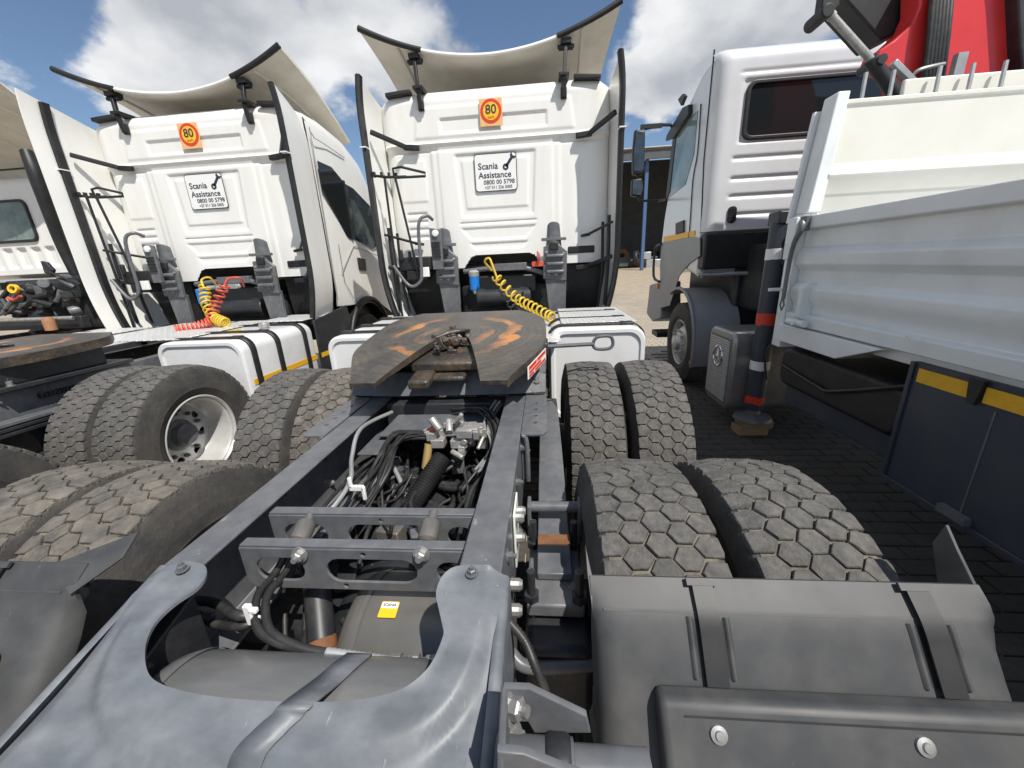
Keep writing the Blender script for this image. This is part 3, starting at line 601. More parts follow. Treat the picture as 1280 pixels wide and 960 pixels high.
        m = MB(); m.bb(x0 - 0.045, x0 + 0.045, yw - 0.245, yw - 0.19, 1.74, 1.82); m.build('damper', BLACKP, T, 0.01)
        for bx, bz in ((-0.06, 1.50), (0.02, 1.49), (0.09, 1.52), (-0.08, 1.72), (0.10, 1.70)): bolt(T, (x0 + bx, yw - 0.222, bz), (0, -1, 0), 0.9)
    m = MB(); m.prism([(cx - 0.70, yw - 0.30, 1.60), (cx - 0.585, yw - 0.30, 1.60), (cx - 0.575, yw - 0.30, 2.00), (cx - 0.70, yw - 0.30, 2.02)], (0, 0.04, 0)); m.build('lamp_bracket', FRAME, T, 0.006)
    m = MB(); m.lathe([(0.0001, 0), (0.035, 0), (0.032, 0.02), (0.0001, 0.025)], (cx - 0.635, yw - 0.30, 1.965), (0, -1, 0), 16); m.build('work_lamp', WHT, T)
    m = MB()
    for q in range(5): m.bb(cx - 0.685, cx - 0.60, yw - 0.315, yw - 0.30, 1.72 + 0.035 * q, 1.74 + 0.035 * q)
    m.build('grille', BLACKP, T)
    # front wheels with dark arches
    yf = yw + 0.90
    for s_ in (-1, 1):
        wheel(T, cx + s_ * 1.06, yf, s_, 0, zc=TR - 0.012)
        def arch(a, b): r = 0.63; an = R_(-12 + 204 * a); return (cx + s_ * (0.80 + 0.44 * b), yf - r * math.cos(an), 0.525 + r * math.sin(an) * 1.05)
        m = MB(); m.grid(arch, 22, 2, thick=lambda p: ((0, (p.y - yf) * 0.04, (p.z - 0.525) * 0.05))); m.build('wheel_arch', BLACKP, T, angle=50)
        m = MB(); m.grid(lambda a, b: (cx + s_ * (0.62 + 0.52 * a), yw + 0.10 + 0.12 * (1 - math.sin(math.pi * min(1, b * 1.0) / 2)), 0.80 + 0.78 * b), 6, 10, thick=(0, 0.02, 0)); m.build('mud_flap', BLACKP, T, angle=50)
    if side_detail:
        X = cx + 1.2275
        def flat(name, pts, mat, x=X, th=0.008, bev=0.0, par=None):
            m = MB(); m.prism([(x, p[0], p[1]) for p in pts], (th, 0, 0)); return m.build(name, mat, par or T, bev)
        D = 0.02
        flat('quarter_window', [(yw + 0.20, 2.83), (yw + 0.20, 2.55), (yw + 0.62, 2.06), (yw + 0.72, 2.02), (yw + 0.74, 2.72), (yw + 0.50, 2.83)], GLASS, bev=0.003)
        flat('door_window', [(yw + 0.77, 2.70), (yw + 0.76, 2.04), (yw + 1.35, 1.93), (yw + 1.62, 2.0), (yw + 1.48, 2.52), (yw + 1.0, 2.68)], pm('door_glass', (0.03, 0.04, 0.042), (0.16, 0.18, 0.18), 0.6, 2.2, 0.05, lo=0.5, hi=0.62), bev=0.003)  # lighter patches in the glass colour are painted reflections
        flat('window_frame', [(yw + 0.735, 2.73), (yw + 0.735, 2.02), (yw + 0.775, 2.02), (yw + 0.775, 2.73)], BLACKP, th=0.014)
        m = MB(); m.tube([(X + 0.006, yw + 0.33, 1.62), (X + 0.006, yw + 0.75, 1.95), (X + 0.006, yw + 1.5, 1.83)], 0.005, 6); m.tube([(X + 0.004, yw + 0.12, 1.3), (X + 0.004, yw + 0.16, 3.0), (X + 0.004, yw + 0.22, 3.06), (X - .004, yw + 0.9, 3.02)], 0.005, 6, smooth=3); m.tube([(X + 0.004, yw + 0.36, 1.95), (X + 0.004, yw + 0.36, 1.50), (X + 0.004, yw + 0.52, 1.28)], 0.004, 6); m.build('panel_line', GALV, T, kind='stuff')
        flat('door_handle', [(yw + 0.80, 1.80), (yw + 0.80, 1.64), (yw + 1.0, 1.62), (yw + 1.02, 1.78)], BLACKP, th=0.02, bev=0.006)
        m = MB(); m.box((X + 0.16, yw + 1.55, 2.35), (0.18, 0.10, 0.36)); m.tube([(X, yw + 1.5, 2.55), (X + 0.16, yw + 1.55, 2.55)], 0.015); m.build('side_mirror', BLACKP, T, 0.03)
        # flared arch lip on the visible side
        m = MB(); m.tube([(X + 0.01, yf - 0.66 * math.cos(R_(a)), 0.55 + 0.70 * math.sin(R_(a))) for a in range(-20, 201, 10)], 0.035, 8); m.build('arch_lip', BLACKP, T, angle=60)
    return yw
def coil(m, path, R, turns, r, k=14):
    P = smooth_path(path, 40); n = turns * k; L_ = len(P) - 1; pts = []
    for i in range(n + 1):
        f = i / n * L_; a = int(min(f, L_ - 1)); p = P[a].lerp(P[a + 1], f - a); d = (P[a + 1] - P[a]).normalized(); u, wv = frame_of(d); t = 2 * math.pi * i / k
        pts.append(p + (u * math.cos(t) + wv * math.sin(t)) * R)
    return m.tube(pts, r, 6)

# ---------------------------------------------------------------- tractor parts shared by the two tractors
def rails(T, cx, y0, y1):
    for s_ in (-1, 1):
        o, i, t = 0.390, 0.296, 0.010
        prof = [(o, 1.0), (i, 1.0), (i, 1.0 - t), (o - t, 1.0 - t), (o - t, 0.74), (i, 0.74), (i, 0.73), (o, 0.73)]
        m = MB(); m.prism([(cx + s_ * p[0], y0, p[1]) for p in prof], (0, y1 - y0, 0)); r = m.build('frame_rail', FRAME, T, 0.004)
        for k in range(16):
            for zz_ in (0.80, 0.93):
                if rnd.random() < 0.75: bolt(T, (cx + s_ * (o + 0.0), y0 + 0.18 + k * 0.27 + rnd.uniform(-.04, .04), zz_ + rnd.uniform(-.02, .02)), (s_, 0, 0), 1.0, BOLTD)
                if rnd.random() < 0.6: bolt(T, (cx + s_ * (o - t), y0 + 0.12 + k * 0.27 + rnd.uniform(-.04, .04), zz_ + rnd.uniform(-.02, .02)), (-s_, 0, 0), 1.0, BOLTD if rnd.random() < .7 else BOLT)
def axle(T, cx, y):
    m = MB(); m.tube([(cx - 0.95, y, 0.513), (cx - 0.3, y, 0.513), (cx - 0.2, y, 0.513), (cx + 0.2, y, 0.513), (cx + 0.3, y, 0.513), (cx + 0.95, y, 0.513)], [0.07, 0.075, 0.15, 0.15, 0.075, 0.07], 16)
    m.lathe([(0.0001, -0.2), (0.12, -0.2), (0.19, -0.1), (0.2, 0), (0.19, 0.1), (0.12, 0.2), (0.0001, 0.2)], (cx, y, 0.53), (0, 1, 0), 24)
    m.build('axle_housing', FRAMED, T, angle=50)
    for s_ in (-1, 1):
        m = MB(); m.lathe([(0.0001, 0), (0.12, 0), (0.14, 0.03), (0.14, 0.16), (0.0001, 0.16)], (cx + s_ * 0.50, y, 0.513), (s_, 0, 0), 24); m.build('brake_drum', FRAMED, T)
def leaf_pack(T, cx, y0, y1, s_):
    """long parabolic leaf over both axles, seen between rail and tyre"""
    x = cx + s_ * 0.505
    for k, (dz, sh) in enumerate(((0, 0.0), (-0.030, 0.28), (-0.060, 0.42))):
        m = MB(); ym = (y0 + y1) / 2
        def lf(a, b): y = y0 + sh + (y1 - y0 - 2 * sh) * b; return (x - 0.048 + 0.096 * a, y, 0.80 + dz + 0.055 * (1 - ((y - ym) / (y1 - y0) * 2) ** 2))
        m.grid(lf, 1, 14, thick=(0, 0, -0.022)); m.build('leaf_spring', FRAME if k == 0 else FRAMED, T, 0.003)
def fuel_tank(T, x0, x1, y0, y1, z0, z1, straps, stripe=None, side=1):
    m = MB(); r = 0.10; o = rrect(x0, x1, z0, z1, r, 6)
    n = len(o); vs = []; 
    prof = [(0.90, 0.012), (0.97, 0.0), (1.0, 0.03)]
    def ring(sc, y): c = ((x0 + x1) / 2, (z0 + z1) / 2); return [V((c[0] + (p[0] - c[0]) * sc, y, c[1] + (p[1] - c[1]) * sc)) for p in o]
    rings = [ring(0.88, y0 + 0.014), ring(0.90, y0), ring(0.965, y0), ring(0.99, y0 + 0.012), ring(1.0, y0 + 0.035), ring(1.0, y1 - 0.03), ring(0.97, y1)]
    vs = [p for q in rings for p in q]; fs = [(i * n + k, i * n + (k + 1) % n, (i + 1) * n + (k + 1) % n, (i + 1) * n + k) for i in range(len(rings) - 1) for k in range(n)]
    fs += [tuple(range(n)), tuple(range((len(rings) - 1) * n, len(rings) * n))]
    m.add(vs, fs); t = m.build('fuel_tank', TANKW, T, angle=40)
    oo = rrect(x0 - 0.008, x1 + 0.008, z0 - 0.008, z1 + 0.008, r + 0.008, 6)
    for y in straps:
        m = MB(); m.add([(p[0], y - 0.03, p[1]) for p in oo] + [(p[0], y + 0.03, p[1]) for p in oo], [(k, (k + 1) % len(oo), len(oo) + (k + 1) % len(oo), len(oo) + k) for k in range(len(oo))])
        s = m.build('tank_strap', BLACKP, t, angle=50); sd = s.modifiers.new('solid', 'SOLIDIFY'); sd.thickness = 0.010; sd.offset = 1
        m = MB(); m.box((x1 - 0.12 if side > 0 else x0 + 0.12, y, z1 + 0.012), (0.10, 0.075, 0.022)); m.build('strap_buckle', BLACKP, t, 0.008)
    if stripe:
        X = x1 + 0.001 if side > 0 else x0 - 0.001
        m = MB(); m.bb(min(X, X + side * 0.003), max(X, X + side * 0.003), y0 + 0.05, y1, stripe - 0.025, stripe + 0.025); m.build('reflective_stripe', REFLY, t)
    return t
def fifth_wheel(T, cx, yk, zk, tilt, tag=True):
    """greasy coupling plate with open throat; kingpin seat at (cx, yk, zk)"""
    def outer(b):
        if b > 0.30: return 0.475 - 0.20 * ((b - 0.30) / 0.18) ** 2.2
        if b > -0.22: return 0.475 + 0.015 * math.cos((b - 0.04) / 0.26 * 1.5)
        return 0.475 - 0.155 * ((-0.22 - b) / 0.36) ** 1.1
    outer0 = outer
    def outer(b): return sum(outer0(max(-0.58, min(0.48, b + k * 0.02))) for k in range(-4, 5)) / 9
    def inner(b):
        if b > 0.055: return 0.0
        if b > -0.05: return math.sqrt(max(0, 0.055 ** 2 - b * b)) if b > -0.02 else 0.055 + (-(b + 0.02)) * 0.6
        return 0.075 + 0.145 * ((-b - 0.05) / 0.53) ** 0.85
    def zdrop(b, a): 
        d = -0.07 * max(0, -b - 0.20) ** 1.35 if b < -0.20 else 0
        d -= 0.10 * max(0, abs(a) - 0.36) ** 1.5 * 2
        return d
    bs = [-0.58 + 1.06 * k / 48 for k in range(49)]
    M = Matrix.Rotation(tilt, 3, 'X')
    for s_ in (-1, 1):
        pass
    m = MB(); nc = 9; th = 0.045
    tops = {}
    vs = []; 
    def vert(s_, j, i, low):
        b = bs[j]; a = inner(b) + (outer(b) - inner(b)) * i / nc
        z = zdrop(b, a)
        if low: z -= (0.062 if i == nc else 0.034) * (1 - 0.45 * sstep(-0.25, -0.58, b))
        return V((s_ * a, b, z))
    fs = []
    def idx(s_, j, i, low): return (((0 if s_ < 0 else 1) * 2 + low) * 49 + j) * (nc + 1) + i
    for s_ in (-1, 1):
        for low in (0, 1):
            for j in range(49):
                for i in range(nc + 1): vs.append(vert(s_, j, i, low))
    for s_ in (-1, 1):
        for j in range(48):
            for i in range(nc):
                q = (idx(s_, j, i, 0), idx(s_, j, i + 1, 0), idx(s_, j + 1, i + 1, 0), idx(s_, j + 1, i, 0)); fs.append(q if s_ > 0 else q[::-1])
                q = (idx(s_, j, i, 1), idx(s_, j + 1, i, 1), idx(s_, j + 1, i + 1, 1), idx(s_, j, i + 1, 1)); fs.append(q if s_ > 0 else q[::-1])
            q = (idx(s_, j, nc, 0), idx(s_, j, nc, 1), idx(s_, j + 1, nc, 1), idx(s_, j + 1, nc, 0)); fs.append(q if s_ > 0 else q[::-1])
            if inner(bs[j]) > 0 or inner(bs[j + 1]) > 0:
                q = (idx(s_, j, 0, 0), idx(s_, j + 1, 0, 0), idx(s_, j + 1, 0, 1), idx(s_, j, 0, 1)); fs.append(q if s_ > 0 else q[::-1])
        for j in (0, 48):
            for i in range(nc):
                q = (idx(s_, j, i, 0), idx(s_, j, i, 1), idx(s_, j, i + 1, 1), idx(s_, j, i + 1, 0)); fs.append(q)
    m.add([M @ p + V((cx, yk, zk)) for p in vs], fs)
    me, c = m.mesh('fifth_wheel', GREASE, 32, V((cx, yk, zk)), fix=False)
    me.materials.append(RUSTG)
    for p in me.polygons:
        if p.normal.z < 0.75: p.material_index = 1
    fw = place('fifth_wheel', me, T, c)
    def loc(a, b, z): return M @ V((a, b, z)) + V((cx, yk, zk))
    # jaw, throat lumps of grease
    m = MB()
    for k in range(60):
        a = rnd.gauss(-0.02, 0.05); b = rnd.gauss(-0.05, 0.06); r = rnd.uniform(0.008, 0.024)
        m.box(loc(a, b, -0.03 + rnd.uniform(-0.03, 0.028)), (r * rnd.uniform(1, 3), r * rnd.uniform(1, 3), r * 1.3), Matrix.Rotation(rnd.uniform(0, 3), 3, V((rnd.random(), rnd.random(), 1)).normalized()))
    m.build('jaw_grease', RUSTG, fw, 0.005, angle=60, kind='stuff')
    m = MB(); m.box(loc(0, -0.16, -0.075), (0.34, 0.26, 0.05), M); m.box(loc(-0.10, -0.34, -0.11), (0.10, 0.16, 0.045), M); m.box(loc(0.02, -0.30, -0.12), (0.16, 0.08, 0.03), M); m.build('jaw', RUSTG, fw, 0.012)
    m = MB(); m.tube([loc(-0.09, -0.07, 0.004), loc(-0.03, -0.015, 0.012), loc(0.04, 0.02, 0.012), loc(0.07, 0.055, 0.006)], [0.006, 0.016, 0.013, 0.005], 7, smooth=3); m.build('grease_ridge', RUSTG, fw, angle=60)
    if not tag: return fw, loc, outer
    # label on the slanting right flank
    a0, a1 = loc(outer(-0.42) + 0.006, -0.42, zdrop(-0.42, .4) - 0.02), loc(outer(-0.20) + 0.006, -0.20, zdrop(-0.2, .4) - 0.02); dn = V((0, 0, -0.058))
    m = MB(); nrm = (a1 - a0).cross(dn).normalized() * 0.004
    if nrm.x < 0: nrm = -nrm
    m.prism([a0 + nrm, a1 + nrm, a1 + dn + nrm, a0 + dn + nrm], nrm * 0.5); lb = m.build('warning_label', WHT, fw, label='small white label with red print on the flank of the coupling plate')
    m = MB()
    for r0, r1, c0, c1 in ((0.08, 0.36, 0.06, 0.45), (0.08, 0.36, 0.5, 0.95), (0.45, 0.65, 0.06, 0.7), (0.72, 0.92, 0.06, 0.3), (0.72, 0.92, 0.36, 0.95)):
        e = a1 - a0; q = [a0 + e * c0 + dn * r0, a0 + e * c1 + dn * r0, a0 + e * c1 + dn * r1, a0 + e * c0 + dn * r1]; m.prism([p + nrm * 1.6 for p in q], nrm * 0.3)
    m.build('label_print', SIGNR, lb)
    return fw, loc, outer

# ================================================================ tractor with the coupling plate (the one we stand behind)
AX = -0.493
A = empty('tractor_truck', (AX, 2.2, 0), 'white high-roof tractor truck with orange-streaked greasy coupling plate, yellow coiled hose and bare grey chassis', 'truck', 'tractor trucks parked side by side')
rails(A, AX, 0.615, 5.4)
cab(A, AX, 4.2)
for s_ in (-1, 1):
    for y in (0.94, 2.22):
        mud = s_ < 0
        wheel(A, AX + s_ * 0.745, y, s_, 0 if y < 1 else 1, mud, False); wheel(A, AX + s_ * 1.075, y, s_, 1, mud and y < 1, True)
for y in (0.94, 2.22): axle(A, AX, y)
for s_ in (-1, 1): leaf_pack(A, AX, 0.86, 2.30, s_)
# end plate with the U-shaped cut-out, sloping down towards the rear
SL = 0.235
def eplate(u, v):
    # plane z = 1.012 - SL*(0.65-y)
    return ppl(u, v, (0, -SL, 1), 1.014 - SL * 0.65)
outer_px = [(215, 704), (232, 702), (256, 708), (258, 722), (246, 738), (222, 754), (198, 776), (185, 800), (182, 825), (188, 846), (205, 858), (240, 868), (290, 875), (350, 879), (420, 879), (470, 873), (507, 861), (536, 836), (551, 806), (556, 785), (552, 770), (546, 752), (546, 738), (553, 722), (566, 711), (585, 708), (612, 708), (632, 714)]
poly = [eplate(*p) for p in outer_px]
xr = poly[-1].x
poly2 = [(p.x, p.y) for p in poly]
back_y = 0.02
left0 = poly[0]; 
def resample(pts, n):
    L_ = [0.0]
    for p, q in zip(pts, pts[1:]): L_.append(L_[-1] + math.hypot(q[0] - p[0], q[1] - p[1]))
    out = []; j = 0
    for k in range(n + 1):
        t = L_[-1] * k / n
        while j < len(L_) - 2 and L_[j + 1] < t: j += 1
        f = (t - L_[j]) / max(L_[j + 1] - L_[j], 1e-9); out.append((pts[j][0] + (pts[j + 1][0] - pts[j][0]) * f, pts[j][1] + (pts[j + 1][1] - pts[j][1]) * f))
    return out
U = smooth_path([(p[0], p[1], 0) for p in poly2[1:-1]], 4); U = [(p.x, p.y) for p in U]
ia = min(range(len(U)), key=lambda k: (U[k][0] + 0.66) ** 2 + (U[k][1] - 0.40) ** 2); ib = min(range(len(U)), key=lambda k: (U[k][0] + 0.205) ** 2 + (U[k][1] - 0.43) ** 2)
inn = resample(U[:ia + 1], 44)[:-1] + resample(U[ia:ib + 1], 60)[:-1] + resample(U[ib:], 44)
xl_, xr_ = AX - 0.395, xr + 0.004
outb = resample([poly2[0], (xl_, 0.58), (xl_, 0.12), (xl_ + 0.02, 0.02)], 44)[:-1] + resample([(xl_ + 0.02, 0.02), (xr_ - 0.02, 0.02)], 60)[:-1] + resample([(xr_ - 0.02, 0.02), (xr_, 0.12), (xr_, 0.58), poly2[-1]], 44)
NA, NB = len(inn) - 1, 34
def ep_z(x, y, d):
    z = 1.014 - SL * (0.65 - y) + 0.004 * (1 - sstep(0, 0.012, d))
    low = 1 - sstep(0.42, 0.60, y)
    z -= low * (0.026 * sstep(0.055, 0.085, d) - 0.010 * sstep(0.15, 0.24, d))
    return z - 0.35 * max(0, abs(x - AX) - 0.365)
def ep_f(a, b):
    i = min(int(round(a * NA)), NA); p, q = inn[i], outb[i]; x = p[0] + (q[0] - p[0]) * b; y = p[1] + (q[1] - p[1]) * b
    d = min(math.hypot(x - u_[0], y - u_[1]) for u_ in inn[max(0, i - 25):i + 26]); return (x, y, ep_z(x, y, d))
m = MB(); m.grid(ep_f, NA, NB, thick=(0, 0, -0.007)); EP = m.build('end_plate', UPLATE, A, angle=50)
for hx_, hy_ in ((-0.755, 0.30), (-0.17, 0.285)):  # black discs paint the dark of open holes onto the plate
    m = MB(); m.lathe([(0.0001, 0.001), (0.011, 0.001), (0.0125, -0.004)], (hx_, hy_, ep_z(hx_, hy_, 0.2) + 0.001), (0, SL, 1), 16); m.build('hole_dark_disc', BLACKP, EP)
# side flanges of the end plate, folded down over the rails
for xe, sg in ((xr + 0.004, 1), (AX - 0.395, -1)):
    zf = lambda y: 1.014 - SL * (0.65 - y) - 0.35 * (abs(xe - AX) - 0.365)
    m = MB()
    def fl(a, b):
        y = 0.02 + 0.625 * b; z0 = zf(y)
        if a <= 0.6: an = R_(90 * a / 0.6); return (xe - sg * 0.012 + sg * 0.016 * math.sin(an), y, z0 - 0.012 + 0.014 * math.cos(an))
        return (xe + sg * 0.004, y, z0 - 0.012 - (a - 0.6) / 0.4 * (z0 - 0.012 - 0.72))
    m.grid(fl, 10, 8, thick=(-sg * 0.006, 0, -0.004)); m.build('plate_flange', UPLATE, A, angle=60)
bolt(A, pz(590, 717, 1.013), (0, 0, 1), 0.8, BOLTD); bolt(A, pz(228, 712, 1.013), (0, 0, 1), 0.8, BOLTD)
# tie strap over the lying tank, passing over the plate
m = MB(); sp_ = [on_cyl(u, v, 0.45, 0.765, 0.154) for u, v in ((450, 818), (432, 832), (412, 850))] + [V((p_.x, p_.y, ep_z(p_.x, p_.y, min(math.hypot(p_.x - u_[0], p_.y - u_[1]) for u_ in inn)) + 0.001)) for p_ in [eplate(u, v) for u, v in ((372, 884), (360, 896), (346, 908), (334, 920), (322, 932), (310, 945), (298, 960), (286, 976))]]
sp_ = smooth_path(sp_, 4); m.grid(lambda a, b: sp_[min(int(round(b * (len(sp_) - 1))), len(sp_) - 1)] + V((-0.026 + 0.052 * a, 0, 0.004)), 1, len(sp_) - 1)
ts = m.build('tie_strap', UPLATE, A, angle=70); sd = ts.modifiers.new('solid', 'SOLIDIFY'); sd.thickness = 0.004
# tanks under the cut-out
def tank(name, a, b, r, mat, T):
    a, b = V(a), V(b); l = (b - a).length; prof = [(0.0001, 0)] + [(r * math.sin(R_(q)), 0.25 * r * (1 - math.cos(R_(q)))) for q in (20, 40, 60, 75)] + [(r, 0.3 * r), (r, l - 0.3 * r)] + [(r * math.sin(R_(q)), l - 0.25 * r * (1 - math.cos(R_(q)))) for q in (75, 60, 40, 20)] + [(0.0001, l)]
    m = MB(); m.lathe(prof, a, b - a, 48); m.lathe([(r + 0.003, 0.3 * r + 0.01), (r + 0.003, 0.3 * r + 0.022)], a, b - a, 48); return m.build(name, mat, T, angle=50)
tank('air_tank', (AX - 0.285, 0.45, 0.765), (AX + 0.285, 0.45, 0.765), 0.15, TANKD, A)
AT = tank('air_tank', (-0.555, 0.78, 0.60), (-0.09, 0.78, 0.60), 0.20, TANKG, A)
lq = on_cyl(486, 762, 0.78, 0.60, 0.2035); nl = V((0, lq.y - 0.78, lq.z - 0.60)).normalized(); tl = V((1, 0, 0)); ul = nl.cross(tl)
LM = Matrix.Translation(lq) @ Matrix((tl, ul, nl)).transposed().to_4x4()
lb = plate_obj('tank_label', rrect(-0.023, 0.023, -0.020, 0.020, 0.003), [], 0.002, SIGNY, AT, LM, label='small yellow label on the grey tank')
plate_obj('label_panel', rrect(-0.021, 0.021, 0.003, 0.018, 0.002), [], 0.001, WHT, lb, LM @ Matrix.Translation((0, 0, 0.0012)))
text_mesh('lettering', 'SCANIA', 0.0098, INK, lb, LM @ Matrix.Translation((0, 0.0105, 0.0022)), align='CENTER')
# slotted cross plates
for y, z0, z1, dz in ((0.755, 0.838, 0.962, 0), (0.872, 0.850, 0.974, 0)):
    x0, x1 = AX - 0.298, AX + 0.298
    outl2 = [(x0, z1), (x0 - 0.0, z0 + 0.02), (x0 + 0.02, z0), (x1 - 0.05, z0), (x1, z0 + 0.03), (x1, z1)]
    hs = [slot(x0 + 0.035, x0 + 0.165, z0 + 0.025, z1 - 0.028), slot(x0 + 0.225, x1 - 0.135, z0 + 0.025, z1 - 0.028), slot(x1 - 0.085, x1 - 0.012, z0 + 0.03, z1 - 0.032), circle((x0 + x1) / 2 + 0.03, z1 - 0.014, 0.007, 10), circle((x0 + x1) / 2 - 0.03, z0 + 0.012, 0.007, 10)]
    plate_obj('slotted_crossmember', outl2, hs, 0.008, FRAME, A, wall_M(0, y, 0), 0.0015)
    m = MB(); m.bb(x0, x1, y, y + 0.03, z1, z1 + 0.006); m.build('crossmember_lip', FRAME, A, 0.002)
for u, v in ((379, 664), (537, 663)):
    c = py(u, v, 0.835); m = MB(); m.lathe([(0.0001, -0.052), (0.010, -0.052), (0.010, -0.034), (0.018, -0.034), (0.026, -0.026), (0.026, 0.02), (0.018, 0.03), (0.013, 0.03), (0.013, 0.055), (0.0001, 0.055)], c, (0, 1, 0.45), 16); m.build('rubber_mount', TANKG, A, angle=40)
for u, v in ((375, 693), (527, 692)): bolt(A, py(u, v, 0.748), (0, -1, 0.1), 1.25)
# rising pipe and shock absorber near the left
m = MB(); m.tube([pz(388, 688, 0.82), pz(396, 735, 0.76), pz(402, 800, 0.68)], 0.036, 16, smooth=4); m.build('exhaust_pipe', FRAMED, A, angle=60)
m = MB(); m.tube([pz(402, 798, 0.68), pz(404, 822, 0.65)], 0.038, 14); m.build('pipe_end', RUST, A)
# mudguards behind the rear axle: crisp upper rim, flat panel, stepped lower cover
def guard(T, s_, x0, x1, tip_in, tip_out):
    prof = [(0.600, 1.046), (0.592, 1.040), (0.558, 1.013), (0.545, 1.000), (0.36, 0.752), (0.335, 0.70), (0.325, 0.55)]
    Ls = [0.0]
    for p, q in zip(prof, prof[1:]): Ls.append(Ls[-1] + math.hypot(q[0] - p[0], q[1] - p[1]))
    def P(x, t, off=0.0):                       # t = metres down from the top edge
        j = 0
        while j < len(Ls) - 2 and Ls[j + 1] < t: j += 1
        f = (t - Ls[j]) / (Ls[j + 1] - Ls[j]); p, q = prof[j], prof[j + 1]; dy, dz = q[0] - p[0], q[1] - p[1]; l = math.hypot(dy, dz)
        return V((x, p[0] + dy * f + dz / l * off, p[1] + dz * f - dy / l * off))
    wd = abs(x1 - x0); ts_ = [0, 0.008, 0.012, 0.03, 0.05, 0.056, 0.06, 0.075, 0.10, 0.15, 0.2, 0.25, 0.3, 0.36, 0.40, 0.42, 0.46, 0.52]
    us_ = [0, 0.008, 0.016, 0.026, 0.04, 0.06] + [0.06 + (wd - 0.12) * k / 12 for k in range(1, 12)] + [wd - q for q in (0.06, 0.04, 0.026, 0.016, 0.008, 0)]
    def sh(a, b):
        u = us_[round(a * (len(us_) - 1))]; t = ts_[round(b * (len(ts_) - 1))]; e = min(u, wd - u)
        r = max(0, 1 - e / 0.045); return P(x0 + s_ * u, t, -0.045 * (1 - math.sqrt(max(0, 1 - r * r))) * sstep(0.03, 0.12, t))
    m = MB(); m.grid(sh, len(us_) - 1, len(ts_) - 1, thick=(0, 0.007, -0.004)); gd = m.build('mudguard', GUARD, T, angle=30)
    m = MB(); m.grid(lambda a, b: P(x0 + s_ * wd * (0.03 + 0.90 * a), 0.053 + 0.004 * b, 0.0008), 20, 1); m.build('guard_crease', GUARD, gd)
    for xa, h in ((x0, tip_in), (x1, tip_out)):
        if not h: continue
        m = MB(); a, b_ = P(xa, 0.0), P(xa - h[0] * 1.3, 0.004); c_ = V((xa + h[0], a.y + h[1], a.z + h[2])); d_ = V((xa + h[0] * 1.1, a.y + h[1] * 0.5 - 0.02, a.z + h[2] * 0.2)); e_ = P(xa, 0.06)
        m.prism([b_, c_, d_, e_], (0, 0.005, -0.003)); m.build('guard_tip', GUARD, gd, 0.001)
    for xs0 in (x0 + s_ * 0.185, x0 + s_ * 0.545):
        for q in (-0.022, 0.040):                # moulded recess walls either side of the strap
            m = MB(); m.grid(lambda a, b: P(xs0 + s_ * (q + 0.012 * a), 0.062 + 0.092 * b, 0.0006 + 0.0055 * math.sin(math.pi * a)), 5, 8); m.build('guard_rib', GUARD, gd, angle=60)
        m = MB(); m.grid(lambda a, b: P(xs0 + s_ * (-0.010 + 0.050 * a), 0.066 + 0.086 * b, 0.0007), 1, 6); m.build('strap_recess', BLACKP, gd)
        m = MB(); m.grid(lambda a, b: P(xs0 + s_ * (-0.003 + 0.036 * a), 0.012 + 0.150 * b, 0.007), 1, 14, thick=(0, -0.003, 0.002)); st = m.build('guard_strap', BLACKP, gd, angle=30)
        m = MB(); m.grid(lambda a, b: P(xs0 + s_ * (-0.012 + 0.054 * a), 0.001 + 0.012 * b, 0.006), 1, 2, thick=(0, -0.004, 0.004)); m.build('strap_hook', GUARD, st)
    # stepped lower cover
    xa, xb = x0 + s_ * 0.095, x0 + s_ * 0.69
    a0, a1, a2 = P(0, 0.160, 0.0), P(0, 0.172, 0.040), P(0, 0.36, 0.050)
    pr = [a0, a1, a2, P(0, 0.47, 0.05), P(0, 0.47, 0.0)]
    m = MB(); m.prism([(xa, p.y, p.z) for p in pr], (xb - xa, 0, 0)); lc = m.build('lamp_cover', GUARD, gd, 0.012, seg=3)
    m = MB(); m.grid(lambda a, b: V((xa + (xb - xa) * (0.06 + 0.88 * a), 0, 0)) + P(0, 0.190 + 0.003 * b, 0.0425), 10, 1); m.build('cover_line', BLACKP, lc)
    for f in (0.14, 0.63):
        p = P(xa + (xb - xa) * f, 0.212, 0.043); n_ = V((0, -0.8, 0.6)); m = MB(); m.lathe([(0.0001, 0.007), (0.006, 0.007), (0.007, 0.004), (0.0125, 0.003), (0.0125, -0.003)], p, n_, 18); m.build('screw', STEEL, lc)
    return gd
gr = guard(A, 1, AX + 0.568, AX + 1.24, (-0.004, 0.05, 0.03), None)
def fin(x, angs, th, par):
    P = lambda an, r: V((x, 0.94 + r * math.cos(R_(an)), 0.525 + r * math.sin(R_(an))))
    m = MB(); m.prism([P(a_, r) for a_, r in angs], (th, 0, 0)); return m.build('guard_fin', GUARD, par, 0.001)
fin(AX + 1.232, [(114.5, 0.65), (118, 0.635), (124, 0.62), (126, 0.60), (126, 0.55), (122, 0.55), (115.5, 0.60)], 0.006, gr)

guard(A, -1, AX - 0.50, AX - 1.24, (0.065, 0.06, 0.035), None)
# rail ends under the sloping plate
for s_ in (-1, 1):
    m = MB(); xa, xb = AX + s_ * 0.300, AX + s_ * 0.386
    m.prism([(xa, 0.06, 0.60), (xa, 0.62, 0.735), (xa, 0.62, 0.95), (xa, 0.06, 0.79)], (xb - xa, 0, 0)); m.build('rail_end', FRAMED, A, 0.004)
m = MB(); m.bb(AX - 0.296, AX + 0.296, 0.06, 0.20, 0.66, 0.80); m.build('end_crossmember', FRAMED, A, 0.01)
